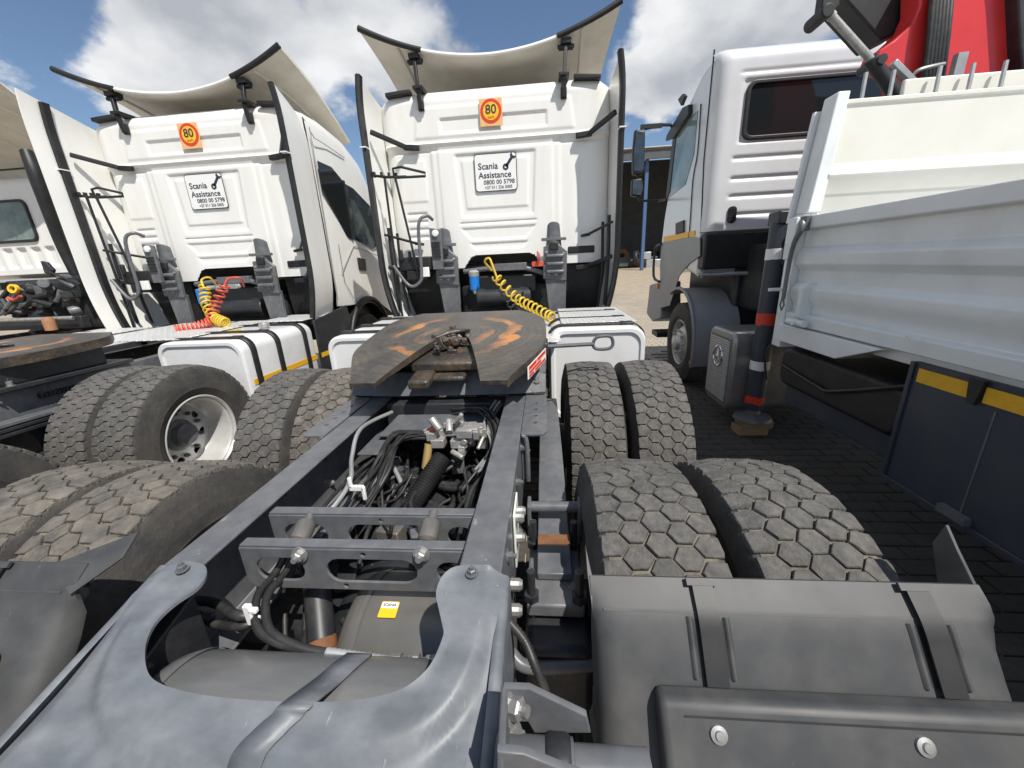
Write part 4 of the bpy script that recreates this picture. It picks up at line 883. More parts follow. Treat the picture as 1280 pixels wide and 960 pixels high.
# perforated angle brackets outside the rails
for s_ in (-1, 1):
    x0 = AX + s_ * 0.392; xw = 0.10
    outl = [(0, 1.33), (0.085, 1.33), (0.10, 1.36), (0.10, 1.80), (0, 1.80)]
    M = Matrix.Translation((x0, 0, 1.0)) @ Matrix.Diagonal((s_, 1, 1, 1))
    plate_obj('perforated_bracket', outl, [circle(0.050, 1.44 + 0.075 * k, 0.010, 10) for k in range(4)], 0.010, FRAME, A, M, 0.002)
    m = MB(); m.tube([(x0 + s_ * 0.003, 1.335, 0.995), (x0 + s_ * 0.02, 1.335, 0.97), (x0 + s_ * 0.022, 1.335, 0.80)], 0.010, 8, smooth=4)
    m.bb(min(x0, x0 + s_ * 0.012), max(x0, x0 + s_ * 0.012), 1.34, 1.80, 0.80, 0.995); m.build('bracket_web', FRAME, A, 0.003)
# mounting plate of the coupling
yb = 1.77
m = MB(); m.prism([(AX - 0.49, yb, 1.022), (AX - 0.30, yb - 0.004, 1.014), (AX + 0.30, yb - 0.004, 1.014), (AX + 0.49, yb, 1.022), (AX + 0.49, yb + 0.05, 1.095), (AX + 0.44, yb + 0.07, 1.115), (AX - 0.44, yb + 0.07, 1.115), (AX - 0.49, yb + 0.05, 1.095)], (0, 0.012, 0.002)); m.build('mounting_plate', FRAME, A, 0.003)
m = MB(); m.bb(AX - 0.49, AX + 0.49, yb + 0.02, 2.55, 1.012, 1.030); m.build('base_plate', FRAME, A, 0.003)
for s_ in (-1, 1):
    for y, z in ((1.81, 1.03), (1.90, 1.03), (2.02, 1.03)):
        m = MB(); p = V((AX + s_ * 0.445, y, z)); m.lathe([(0.024, 0), (0.024, 0.006), (0.016, 0.006), (0.016, 0.030), (0.022, 0.030), (0.022, 0.036), (0.014, 0.036), (0.012, 0.058), (0.0001, 0.058)], p, (0, 0, 1), 12); m.build('mounting_bolt', STEEL, A, angle=30)
    m = MB(); m.prism([(AX + s_ * 0.40, 1.80, 1.03), (AX + s_ * 0.40, 2.25, 1.03), (AX + s_ * 0.40, 2.10, 1.22), (AX + s_ * 0.40, 1.95, 1.22)], (-s_ * 0.06, 0, 0)); m.build('pedestal', FRAMED, A, 0.01)
m = MB(); m.bb(AX - 0.30, AX + 0.30, 1.95, 2.4, 1.03, 1.16); m.build('pedestal', FRAMED, A, 0.03)
FW, fwl, fwo = fifth_wheel(A, AX + 0.008, 2.035, 1.272, R_(7.4))
# release lever with ring handle
m = MB(); h0 = V((AX + 0.46, 1.98, 1.20)); h1 = py(742, 430, 2.06)
m.tube([h0, h0.lerp(h1, 0.5), h1], 0.011, 8)
ring = [py(u, v, 2.06) for u, v in ((741, 431), (745, 436), (760, 436), (766, 431), (765, 423), (760, 420), (748, 421), (743, 425), (741, 431))]
m.tube(ring, 0.009, 8, smooth=3); m.build('release_lever', FRAME, A)
m = MB(); m.box(h0, (0.09, 0.14, 0.07)); m.build('lever_guide', FRAMED, A, 0.01)
# chequer catwalks and tanks
m = MB(); m.bb(AX - 0.42, AX + 0.60, 2.66, 4.05, 1.085, 1.092); m.build('catwalk', CHEQ, A, 0.002)
m = MB(); m.bb(AX + 0.62, AX + 1.20, 3.05, 4.05, 1.15, 1.157); m.build('catwalk', CHEQ, A, 0.002)
fuel_tank(A, AX + 0.52, AX + 1.23, 2.86, 4.05, 0.42, 1.14, (3.0, 3.35, 3.8))
fuel_tank(A, AX - 1.23, AX - 0.52, 2.86, 4.05, 0.42, 1.14, (3.0, 3.35, 3.8), side=-1)
# air line coils and the blue canister
m = MB(); c0 = py(610, 332, 4.05); m.tube([c0 + V((0.02, 0.1, -0.05)), c0 + V((-0.03, 0.0, 0.04)), c0 + V((0.02, -0.03, 0.07)), c0 + V((0.05, -0.04, 0.0)), py(622, 350, 4.0)], 0.011, 8, smooth=5)
coil(m, [py(620, 346, 4.0), py(645, 372, 3.8), py(668, 385, 3.55), py(690, 397, 3.3)], 0.042, 13, 0.0095); m.build('yellow_coil_hose', YELLOW, A, angle=60)
m = MB(); coil(m, [py(628, 362, 4.05), py(645, 388, 3.9), py(668, 393, 3.65), py(686, 392, 3.4)], 0.036, 14, 0.007); m.build('black_coil_hose', HOSE, A, angle=60)
m = MB(); c = py(593, 352, 4.22); m.lathe([(0.0001, -0.09), (0.04, -0.09), (0.052, -0.08), (0.052, 0.06), (0.046, 0.065), (0.046, 0.095), (0.0001, 0.095)], c, (0, 0, 1), 24); bc = m.build('blue_canister', BLUEP, A)
m = MB(); m.lathe([(0.053, 0.055), (0.056, 0.07), (0.056, 0.10), (0.03, 0.12), (0.0001, 0.12)], c, (0, 0, 1), 20); m.lathe([(0.012, -0.13), (0.02, -0.09)], c, (0, 0, 1), 10); m.build('canister_cap', ALU, bc)
m = MB(); c = py(672, 330, 4.2); m.box(c, (0.12, 0.05, 0.05)); m.tube([c + V((0, -0.03, 0)), c + V((0.02, -0.06, 0.08)), c + V((0, 0.1, 0.12))], 0.012, 8, smooth=4); m.build('red_coupling', REDP, A, 0.005)
# ------------ inside the frame
for y in (1.72, 2.9, 4.2):
    m = MB(); m.prism([(AX - 0.30, y, 0.99), (AX - 0.30, y, 0.74), (AX - 0.20, y, 0.80), (AX - 0.12, y, 0.90), (AX + 0.12, y, 0.90), (AX + 0.20, y, 0.80), (AX + 0.30, y, 0.74), (AX + 0.30, y, 0.99)], (0, 0.10, 0)); m.build('crossmember', FRAMED, A, 0.008)
m = MB(); m.bb(AX - 0.24, AX + 0.20, 1.48, 1.72, 0.925, 0.935); m.bb(AX - 0.285, AX - 0.15, 1.36, 1.6, 0.90, 0.908); m.build('cover_sheet', FRAME, A, 0.003)
for xo, z in ((-0.245, 0.80), (-0.215, 0.76)):
    m = MB(); m.bb(AX + xo, AX + xo + 0.026, 0.95, 1.62, z, z + 0.035); m.build('conduit_bar', FRAME, A, 0.004)
vb = py(570, 545, 1.50); m = MB()
for k in range(26):
    m.box(vb + V((rnd.uniform(-.10, .12), rnd.uniform(-.06, .06), rnd.uniform(-.06, .06))), (rnd.uniform(.02, .07), rnd.uniform(.02, .06), rnd.uniform(.02, .05)))
for k in range(10):
    p = vb + V((rnd.uniform(-.12, .13), rnd.uniform(-.08, .03), rnd.uniform(-.06, .07))); d = V((rnd.uniform(-1, 1), rnd.uniform(-1, .3), rnd.uniform(-.5, 1))).normalized(); m.cyl(p, p + d * 0.06, rnd.uniform(.008, .018), 10)
m.build('valve_block', ALU, A, 0.004)
m = MB(); m.box(vb + V((-0.09, -0.02, 0.03)), (0.03, 0.035, 0.045)); m.build('valve_cap', REDP, A, 0.006)
m = MB(); a, b = py(553, 572, 1.42), py(508, 640, 1.22); n_ = 22; pts = [a.lerp(b, k / (n_ * 2)) for k in range(n_ * 2 + 1)]
m.tube(pts, [0.037 + (0.004 if k % 2 else 0) for k in range(n_ * 2 + 1)], 14); m.build('bellows_pipe', BLACKP, A, angle=60)
m = MB(); m.tube([b, b + V((-0.03, -0.03, -0.05)), b + V((-0.12, -0.05, -0.06))], [0.042, 0.045, 0.04], 12, smooth=3); m.box(b + V((-0.05, -0.02, -0.06)), (0.16, 0.10, 0.06)); m.build('bellows_elbow', FRAMED, A, 0.01)
m = MB(); m.cyl(py(536, 555, 1.45), py(532, 585, 1.42), 0.018, 10); m.build('amber_fitting', pm('brass', (0.55, 0.38, 0.16), rough=0.4, metal=0.4), A)
# wiring and air lines
def lines(name, pts, n_, spread, r, mat=HOSE, seed=0):
    q = random.Random(seed); m = MB()
    for k in range(n_):
        o = V((q.uniform(-1, 1), q.uniform(-1, 1), q.uniform(-.6, 1))) * spread
        m.tube([V(p) + o * q.uniform(0.6, 1.3) + V((q.uniform(-1, 1), q.uniform(-1, 1), q.uniform(-1, 1))) * spread * 0.5 for p in pts], r * q.uniform(0.7, 1.25), 6, smooth=5)
    return m.build(name, mat, A, angle=60)
lines('air_lines', [py(548, 548, 1.50), py(500, 548, 1.40), py(478, 585, 1.25), py(462, 620, 1.15), py(440, 650, 1.05), py(410, 690, 0.92)], 12, 0.022, 0.007, seed=1)
lines('air_lines', [py(520, 500, 2.1), py(560, 515, 1.75), py(600, 515, 1.65), py(620, 540, 1.5), py(610, 580, 1.35)], 7, 0.025, 0.008, seed=2)
lines('air_lines', [py(470, 500, 2.1), py(520, 505, 1.9), py(570, 512, 1.8), py(640, 505, 1.8)], 8, 0.03, 0.008, seed=3)
lines('grey_cables', [py(625, 505, 1.72), py(612, 530, 1.58), py(618, 560, 1.45), py(600, 590, 1.3)], 5, 0.016, 0.006, GALV, seed=4)
m = MB(); m.tube([py(490, 515, 1.6), py(452, 535, 1.4), py(440, 570, 1.25), py(438, 600, 1.12), py(420, 630, 1.02), py(395, 655, 0.95)], 0.008, 8, smooth=6); m.build('grey_cable', GALV, A)
m = MB(); c = py(446, 610, 1.08); m.box(c, (0.05, 0.012, 0.02)); m.box(c + V((0.022, 0, -0.02)), (0.012, 0.012, 0.05)); m.box(c + V((-0.02, 0, 0.02)), (0.012, 0.012, 0.04)); m.build('white_clip', WHT, A, 0.003)
m = MB(); c = py(312, 768, 0.62); m.box(c, (0.018, 0.012, 0.055)); m.box(c + V((0.012, 0, 0.012)), (0.02, 0.012, 0.012)); m.box(c + V((0.012, 0, -0.012)), (0.02, 0.012, 0.012)); m.build('white_clip', WHT, A, 0.003)
for k, off in enumerate((0, 0.030)):
    m = MB(); m.tube([py(372 + 14 * k, 662, 0.9), py(345 + 12 * k, 715, 0.78), py(322 + 12 * k, 745, 0.68), py(322 + 14 * k, 785, 0.60), py(352 + 12 * k, 805, 0.575), py(400, 815, 0.57), py(450, 822, 0.57)], 0.0095, 10, smooth=6); m.build('air_hose', HOSE, A, angle=60)
a, b = py(408, 815, 0.565), py(500, 828, 0.565); m = MB(); m.tube([a.lerp(b, k / 30) for k in range(31)], [0.009 + 0.0012 * (k % 2) for k in range(31)], 12); m.build('braided_hose', GALV, A, angle=60)
m = MB()
for k in range(9): m.lathe([(0.0001, -0.006), (0.011 + 0.003 * (k % 3), -0.006), (0.011 + 0.003 * (k % 3), 0.006), (0.0001, 0.006)], b + V((-0.03 + 0.013 * k, 0, 0.002 * (k % 2))), (1, 0.05, 0), 8)
m.tube([b + V((0.08, 0, 0)), b + V((0.14, 0.01, -0.01))], 0.009, 8); m.build('hose_fitting', STEEL, A, angle=30)
m = MB(); m.tube([py(215, 752, 0.66), py(262, 752, 0.68), py(300, 770, 0.62), py(330, 762, 0.66)], 0.011, 8, smooth=5); m.tube([py(232, 760, 0.66), py(270, 780, 0.66), py(300, 783, 0.62), py(322, 775, 0.64)], 0.010, 8, smooth=5); m.build('air_hose', HOSE, A, angle=60)
q = random.Random(11); m = MB()                        # clutter deep in the frame: valves, brackets, brake parts
for k in range(60):
    y = q.uniform(0.95, 2.3); x = AX + q.uniform(-0.27, 0.27); z = q.uniform(0.40, 0.72)
    if q.random() < 0.5: m.box((x, y, z), (q.uniform(.02, .12), q.uniform(.02, .12), q.uniform(.02, .08)), Matrix.Rotation(q.uniform(0, 3), 3, 'Z'))
    else:
        d = V((q.uniform(-1, 1), q.uniform(-1, 1), q.uniform(-.5, .5))).normalized(); m.cyl((x, y, z), V((x, y, z)) + d * q.uniform(.05, .16), q.uniform(.012, .045), 10)
m.build('brake_gear', FRAMED, A, 0.004, kind='stuff')
m = MB()
for k in range(14):
    y = q.uniform(1.0, 1.7); x = AX + q.uniform(-0.26, 0.27); z = q.uniform(0.55, 0.80); d = V((q.uniform(-1, 1), q.uniform(-1, 1), q.uniform(-.3, .6))).normalized(); m.cyl((x, y, z), V((x, y, z)) + d * 0.04, q.uniform(.010, .02), 8)
m.build('fittings', ALU, A, 0.002, kind='stuff')
m = MB(); m.tube([(AX, 1.1, 0.62), (AX + 0.03, 1.9, 0.66), (AX + 0.03, 4.5, 0.80)], 0.055, 16); m.build('propeller_shaft', FRAMED, A)
m = MB(); c = py(585, 648, 1.2); m.tube([c + V((-0.14, 0, 0)), c, c + V((0.09, 0.02, 0.02))], 0.014, 8); m.bb(c.x - 0.02, c.x + 0.09, c.y - 0.04, c.y + 0.04, c.z - 0.04, c.z + 0.03); m.build('levelling_valve', BLACKP, A, 0.006)
q = random.Random(31)
for k in range(34):
    x = AX + q.uniform(-0.26, 0.22); y = q.uniform(0.92, 1.15); z = q.uniform(0.60, 0.84); l = q.uniform(0.3, 0.6); b_ = q.uniform(-.08, .08)
    m = MB(); m.tube([(x, y, z), (x + b_ + q.uniform(-.05, .05), y + l * 0.35, z + q.uniform(-.05, .05)), (x + b_ * 1.5, y + l * 0.7, z + q.uniform(-.06, .04)), (x + b_ + q.uniform(-.1, .1), y + l, z + q.uniform(-.04, .08))], q.uniform(0.005, 0.013), 7, smooth=5); m.build('frame_hose', GALV if k % 9 == 0 else HOSE, A, angle=60)
for k in range(16):
    p = V((AX + q.uniform(-0.25, 0.26), q.uniform(0.95, 1.65), q.uniform(0.58, 0.80))); m = MB(); m.box(p, (q.uniform(.04, .10), q.uniform(.04, .09), q.uniform(.03, .07)), Matrix.Rotation(q.uniform(0, 3), 3, 'Z')); m.cyl(p, p + V((0, 0, 0.06)), q.uniform(.012, .022), 10); m.build('relay_valve', [FRAMED, BLACKP, FRAME, TANKG][k % 4], A, 0.005)
for k in range(12):
    p = V((AX + q.uniform(-0.28, 0.10), q.uniform(0.50, 0.70), q.uniform(0.50, 0.66))); m = MB(); m.tube([p, p + V((q.uniform(-.08, .08), 0.1, q.uniform(-.04, .04))), p + V((q.uniform(-.12, .12), 0.22, q.uniform(-.02, .08)))], q.uniform(0.006, 0.012), 7, smooth=5); m.build('frame_hose', HOSE, A, angle=60)
for sx in (-0.14, 0.16):
    m = MB(); m.tube([(AX + sx, 0.98, 0.60), (AX + sx, 1.30, 0.66), (AX + sx * 0.8, 1.70, 0.74)], 0.030, 14); m.build('torque_rod', FRAMED, A, angle=50)
m = MB(); m.bb(AX - 0.295, AX + 0.295, 1.18, 1.24, 0.60, 0.72); m.build('crossmember', FRAMED, A, 0.008)
m = MB(); m.bb(AX - 0.30, AX + 0.30, 0.64, 0.72, 0.42, 0.56); m.build('crossmember', FRAMED, A, 0.008)
for k in range(22):
    sx = -0.255 if k % 2 else 0.245; z = q.uniform(0.70, 0.86); y = q.uniform(0.86, 1.0); x = AX + sx + q.uniform(-.03, .03)
    m = MB(); m.tube([(x, y, z), (x + q.uniform(-.03, .03), y + 0.25, z + q.uniform(-.03, .03)), (x + q.uniform(-.04, .04), y + 0.5, z + q.uniform(-.03, .04)), (x * 0.8 + AX * 0.2, y + 0.8, z + q.uniform(-.03, .05))], q.uniform(0.006, 0.011), 7, smooth=5); m.build('frame_hose', HOSE, A, angle=60)
for k in range(10):
    y = q.uniform(0.93, 1.6); z = q.uniform(0.62, 0.80); m = MB(); m.tube([(AX - 0.28, y, z), (AX - 0.1, y + q.uniform(-.08, .08), z - q.uniform(0, .06)), (AX + 0.1, y + q.uniform(-.08, .08), z - q.uniform(0, .06)), (AX + 0.28, y + q.uniform(-.1, .1), z + q.uniform(-.02, .05))], q.uniform(0.008, 0.016), 8, smooth=5); m.build('frame_hose', HOSE, A, angle=60)
# ------------ between right rail and tyres
m = MB(); y0 = 0.88; xs_ = AX + 0.505
m.bb(xs_ - 0.075, xs_ + 0.075, 0.78, 1.02, 0.735, 0.775); m.build('axle_clamp', FRAME, A, 0.006)
for dx in (-0.062, 0.062):
    for dy in (0.80, 1.0):
        m = MB(); m.tube([(xs_ + dx, dy, 0.48), (xs_ + dx, dy, 0.865)], 0.011, 10); m.lathe([(0.021, 0), (0.021, 0.02), (0.0001, 0.02)], (xs_ + dx, dy, 0.775), (0, 0, 1), 6); m.build('u_bolt', FRAMED, A, angle=30)
m = MB(); m.cyl((xs_ - 0.075, 1.06, 0.875), (xs_ + 0.085, 1.06, 0.875), 0.017, 14); m.box((xs_ - 0.075, 1.06, 0.84), (0.012, 0.06, 0.11)); m.box((xs_ + 0.085, 1.06, 0.83), (0.012, 0.06, 0.13)); m.build('spring_clip', FRAME, A, 0.003)
m = MB(); m.bb(xs_ - 0.045, xs_ + 0.045, 0.905, 0.945, 0.858, 0.862); m.build('rust_pad', RUST, A)
m = MB(); m.bb(xs_ - 0.08, xs_ + 0.09, 0.70, 0.88, 0.50, 0.72); m.build('spring_seat', FRAMED, A, 0.02)
m = MB(); m.bb(AX + 0.392, AX + 0.398, 0.90, 1.02, 0.78, 0.955); m.build('rail_tag', pm('tag_white', (0.7, 0.75, 0.7), rough=.4), A, 0.002)
for y, z in ((0.93, 0.93), (0.93, 0.86), (1.0, 0.90), (0.78, 0.84), (0.74, 0.80)):
    m = MB(); m.lathe([(0.016, 0), (0.016, 0.022), (0.011, 0.03), (0.0001, 0.03)], (AX + 0.392, y, z), (1, 0, 0), 10); m.build('rail_bolt', STEEL, A, angle=30)
m = MB(); hp = [py(634, 775, 0.62), py(655, 800, 0.60), py(668, 830, 0.57), py(682, 866, 0.55), py(694, 920, 0.54)]; hp = smooth_path(hp, 14)
m.tube(hp, [0.0085 + 0.0018 * (k % 2) for k in range(len(hp))], 10); m.build('corrugated_hose', HOSE, A, angle=60)
m = MB(); m.tube([pz(638, 815, 0.70), pz(655, 832, 0.68), pz(690, 834, 0.68), pz(742, 830, 0.68)], 0.016, 12, smooth=5); m.build('stabiliser_bar', FRAME, A, angle=60)
# tail bracket with tube at the corner
yb_ = 0.40
def brk(pxs, holes, y, th): 
    pts = [(py(u, v, y).x, py(u, v, y).z) for u, v in pxs]; hs = [[(py(u, v, y).x, py(u, v, y).z) for u, v in h] for h in holes]
    return plate_obj('tail_bracket', pts, hs, th, FRAME, A, wall_M(0, y, 0), 0.002)
brk([(630, 856), (662, 857), (733, 891), (738, 912), (668, 912), (660, 898), (630, 898)], [], yb_, 0.010)
brk([(622, 934), (655, 937), (700, 955), (735, 968), (735, 1010), (622, 1010)], [], yb_ - 0.09, 0.010)
p0, p1 = py(626, 858, yb_), py(622, 935, yb_ - 0.09)
m = MB(); m.prism([p0 + V((0, 0.005, 0)), p1 + V((0, -0.005, 0)), p1 + V((0, -0.005, -0.10)), V((p0.x, yb_ + 0.005, p1.z - 0.10))], (0.010, 0, 0)); m.build('tail_bracket', FRAME, A, 0.003)
tc_ = py(700, 962, yb_ - 0.04)
m = MB(); m.tube([(AX + 0.41, tc_.y, tc_.z), (tc_.x + 0.02, tc_.y, tc_.z), (tc_.x + 0.021, tc_.y, tc_.z), (AX + 0.625, tc_.y, tc_.z)], [0.036, 0.036, 0.030, 0.030], 20); m.build('cross_tube', FRAME, A, angle=40)
m = MB(); m.lathe([(0.037, 0), (0.041, 0.006), (0.041, 0.03), (0.037, 0.036)], (tc_.x - 0.02, tc_.y, tc_.z), (1, 0, 0), 20); m.build('tube_collar', FRAMED, A)
for u, v in ((638, 883), (640, 925)):
    bolt(A, py(u, v, yb_ - 0.012), (0.9, -0.4, 0.3), 1.35)

# ================================================================ second tractor, to the left
BX = -3.75
B = empty('tractor_truck', (BX, 2.4, 0), 'white high-roof tractor truck with red and yellow coiled hoses and yellow-striped white fuel tank', 'truck', 'tractor trucks parked side by side')
rails(B, BX, 0.4, 5.3)
cab(B, BX, 4.15, True, ext=(0.42, 0), rub=(1.0, 0.35), rdx=-0.03, rdz=-0.09)
for s_ in (-1, 1):
    for y in (1.13, 2.43): wheel(B, BX + s_ * 0.745, y, s_, 0, False, False, lug=True); wheel(B, BX + s_ * 1.075, y, s_, 1, False, True, lug=True)
for y in (1.13, 2.43): axle(B, BX, y)
leaf_pack(B, BX, 0.75, 2.75, 1)
fuel_tank(B, BX + 0.46, BX + 1.235, 2.94, 3.96, 0.42, 1.12, (3.06, 3.38, 3.80), stripe=0.745)
fuel_tank(B, BX - 1.235, BX - 0.50, 2.94, 3.96, 0.42, 1.12, (3.06, 3.7), side=-1)
m = MB(); m.lathe([(0.0001, 0.06), (0.045, 0.06), (0.05, 0.05), (0.05, 0.02), (0.04, 0.018), (0.04, 0)], (BX + 0.98, 3.60, 1.12), (0, 0, 1), 18); m.build('fuel_cap', ALU, B)
m = MB(); m.bb(BX + 0.70, BX + 0.80, 3.45, 3.52, 1.12, 1.135); m.build('tank_tag', YELLOW, B)
m = MB(); m.bb(BX - 0.46, BX + 0.62, 3.02, 4.18, 1.13, 1.137); m.build('catwalk', CHEQ, B, 0.002)
m = MB(); m.bb(BX + 0.64, BX + 1.16, 3.95, 4.55, 1.14, 1.147); m.build('catwalk', CHEQ, B, 0.002)
m = MB(); m.bb(BX - 1.18, BX - 0.55, 3.1, 3.9, 1.135, 1.142); m.build('catwalk', CHEQ, B, 0.002)
# dark skirt with stripe ahead of the tank
m = MB(); m.prism([(BX + 1.22, 4.02, 1.13), (BX + 1.22, 4.02, 0.5), (BX + 1.22, 4.78, 0.5), (BX + 1.22, 4.82, 1.10), (BX + 1.22, 4.78, 1.22)], (0.02, 0, 0)); sk = m.build('side_skirt', FRAMED, B, 0.006)
m = MB(); m.bb(BX + 1.241, BX + 1.244, 4.04, 4.80, 0.715, 0.765); m.build('reflective_stripe', REFLY, sk)
# coupling plate of this tractor, seen edge-on
m = MB(); m.bb(BX - 0.46, BX + 0.46, 1.95, 2.75, 1.012, 1.04); m.build('base_plate', FRAMED, B, 0.004)
fifth_wheel(B, BX, 2.30, 1.235, R_(2), False)
for s_ in (-1, 1):
    m = MB(); m.bb(BX + s_ * 0.36, BX + s_ * 0.42, 2.0, 2.6, 1.04, 1.19); m.build('pedestal', FRAMED, B, 0.01)
for y in (1.95, 2.03): 
    m = MB(); m.lathe([(0.024, 0), (0.024, 0.006), (0.016, 0.006), (0.016, 0.035), (0.0001, 0.035)], (BX + 0.42, y, 1.035), (0, 0, 1), 12); m.build('mounting_bolt', STEEL, B, angle=30)
for y in (1.75, 2.9, 4.2):
    m = MB(); m.bb(BX - 0.30, BX + 0.30, y, y + 0.08, 0.76, 0.98); m.build('crossmember', FRAMED, B, 0.01)
for zc_ in (0.44, 0.50, 0.56):
    m = MB(); m.tube([(BX + 0.43, 0.6, zc_), (BX + 0.46, 2.2, zc_ + 0.02)], 0.028, 10); m.build('axle_rod', FRAMED, B)
m = MB(); m.box((BX + 0.46, 1.75, 0.52), (0.12, 0.20, 0.16)); m.build('spring_hanger', GALV, B, 0.02)
m = MB()
for k in range(18): m.cyl((BX + 0.405, 2.15 + 0.012 * k, 0.93), (BX + 0.405, 2.156 + 0.012 * k, 0.93), 0.018 - 0.004 * (k % 2), 10)
m.build('air_fitting', FRAMED, B)
m = MB(); m.tube([(BX + 0.36, 1.35, 1.03), (BX + 0.38, 1.6, 1.10), (BX + 0.37, 1.9, 1.06), (BX + 0.33, 2.2, 1.05)], 0.022, 10, smooth=5); m.build('air_hose', HOSE, B)
# red and yellow coils, blue canister
m = MB(); c0 = py(295, 348, 4.0); m.tube([py(305, 358, 4.1), py(300, 348, 4.0), py(286, 348, 3.95), py(281, 356, 3.92)], 0.011, 8, smooth=5)
coil(m, [py(281, 356, 3.92), py(270, 380, 3.85), py(264, 400, 3.75)], 0.045, 8, 0.010); coil(m, [py(264, 402, 3.72), py(245, 408, 3.65), py(220, 412, 3.55)], 0.040, 10, 0.010); m.build('red_coil_hose', REDP, B, angle=60)
m = MB(); m.tube([py(270, 356, 4.15), py(262, 347, 4.05), py(252, 350, 4.0), py(255, 360, 3.95)], 0.011, 8, smooth=5)
coil(m, [py(256, 358, 3.95), py(258, 378, 3.88), py(266, 396, 3.78)], 0.048, 7, 0.010); coil(m, [py(268, 398, 3.78), py(282, 404, 3.7)], 0.05, 5, 0.010); m.build('yellow_coil_hose', YELLOW, B, angle=60)
m = MB(); c = py(253, 370, 4.12); m.lathe([(0.0001, -0.09), (0.04, -0.09), (0.052, -0.08), (0.052, 0.07), (0.0001, 0.09)], c, (0, 0, 1), 20); m.build('blue_canister', BLUEP, B)
m = MB(); c = py(290, 358, 4.15); m.box(c, (0.16, 0.06, 0.05)); m.cyl(c + V((-.3, 0, 0)), c + V((.1, 0, 0)), 0.02, 10); m.build('coupling_block', GALV, B, 0.006)

# ================================================================ tipper truck with loading crane, to the right
XD = 1.75
D = empty('tipper_truck', (XD + 1.2, 3.0, 0), 'silver white tipper truck with red loading crane, pale grey drop side and striped outrigger leg', 'truck')
# --- tipper body
prof = [(1.125, 0.0), (1.13, 0.045), (1.205, 0.05), (1.215, 0.012), (1.27, 0.012), (1.31, 0.04), (1.375, 0.04), (1.41, 0.010), (1.49, 0.010), (1.53, 0.04), (1.595, 0.04), (1.635, 0.006), (1.745, 0.006), (1.75, 0.055), (1.825, 0.055), (1.83, 0.0)]
m = MB(); m.prism([(XD - o, 2.90, z) for z, o in prof] + [(XD + 0.03, 2.90, 1.83), (XD + 0.03, 2.90, 1.125)], (0, -4.6, 0)); ds = m.build('drop_side', BODYG, D, 0.006, label='pale grey corrugated drop side panel')
m = MB(); m.prism([(XD - 0.06, 2.70, 1.18), (XD - 0.085, 2.70, 1.20), (XD - 0.085, 2.70, 1.38), (XD - 0.05, 2.70, 1.415), (XD - 0.01, 2.70, 1.415), (XD - 0.01, 2.70, 1.18)], (0, 0.04, 0)); m.build('hinge_bracket', BODYG, ds, 0.004)
m = MB(); m.cyl((XD - 0.085, 2.62, 1.16), (XD - 0.085, 2.80, 1.16), 0.022, 12); m.cyl((XD - 0.12, 2.70, 1.16), (XD - 0.05, 2.70, 1.16), 0.018, 10); m.build('hinge_pin', BODYG, ds, 0.003)
# front corner post and headboard
m = MB(); m.prism([(XD - 0.055, 2.905, 0.95), (XD + 0.06, 2.905, 0.95), (XD + 0.06, 2.905, 1.85), (XD - 0.03, 2.905, 1.85), (XD - 0.055, 2.905, 1.78)], (0, 0.10, 0)); m.build('corner_post', BODYG, D, 0.006)
m = MB(); m.bb(XD - 0.075, XD - 0.055, 2.90, 3.0, 1.56, 1.83); m.build('post_plate', BODYG, D, 0.006)
m = MB(); m.prism([(XD - 0.06, 2.98, 1.0), (XD - 0.06, 2.98, 1.12), (XD - 0.06, 2.05, 1.12), (XD - 0.06, 2.35, 1.0)], (0.30, 0, 0)); m.build('sill_plate', BODYG, D, 0.004)
hp = [(1.0, 0), (1.96, 0), (2.05, -0.055), (2.065, -0.06), (2.135, 0.0), (2.46, 0.0), (2.46, -0.012), (2.485, -0.012), (2.485, 0.06), (1.0, 0.06)]
m = MB(); m.prism([(XD + 0.06, 2.93 + o, z) for z, o in hp], (2.34, 0, 0)); m.build('headboard', BODYC, D, 0.004, label='cream headboard of the tipper body with a folded rib')
m = MB(); m.prism([(XD - 0.03, 2.88, 1.85), (XD + 0.055, 2.88, 1.85), (XD + 0.105, 2.88, 2.52), (XD + 0.035, 2.88, 2.52)], (0, 0.13, 0)); m.build('headboard_post', BODYG, D, 0.008)
m = MB(); m.prism([(XD - 0.06, 3.02, 1.80), (XD + 0.06, 3.02, 1.80), (XD + 0.08, 3.02, 2.46), (XD - 0.0, 3.02, 2.46)], (0, 0.03, 0)); m.build('headboard_gusset', BODYG, D, 0.004)
for u in (1076, 1110, 1166, 1206, 1245):
    a = py(u, 128, 2.96); m = MB(); a.z = 2.48; b = a + V((0.012, 0.02, 0.155)); m.tube([a, b], 0.011, 8); m.build('top_rod', GALV, D)
m = MB(); m.bb(2.25, 4.1, 3.02, 3.05, 2.48, 2.60); m.build('spill_guard', BODYC, D, 0.01)
m = MB(); m.bb(XD + 0.02, XD + 2.4, -1.7, 2.90, 1.06, 1.12); m.bb(XD + 2.36, XD + 2.42, -1.7, 2.90, 1.05, 1.83); m.build('tipper_floor', BODYG, D, 0.004)
m = MB(); m.bb(XD + 0.7, XD + 0.9, -1.7, 6.2, 0.72, 0.98); m.bb(XD + 1.5, XD + 1.7, -1.7, 6.2, 0.72, 0.98); m.build('chassis_rails', FRAMED, D, 0.01)
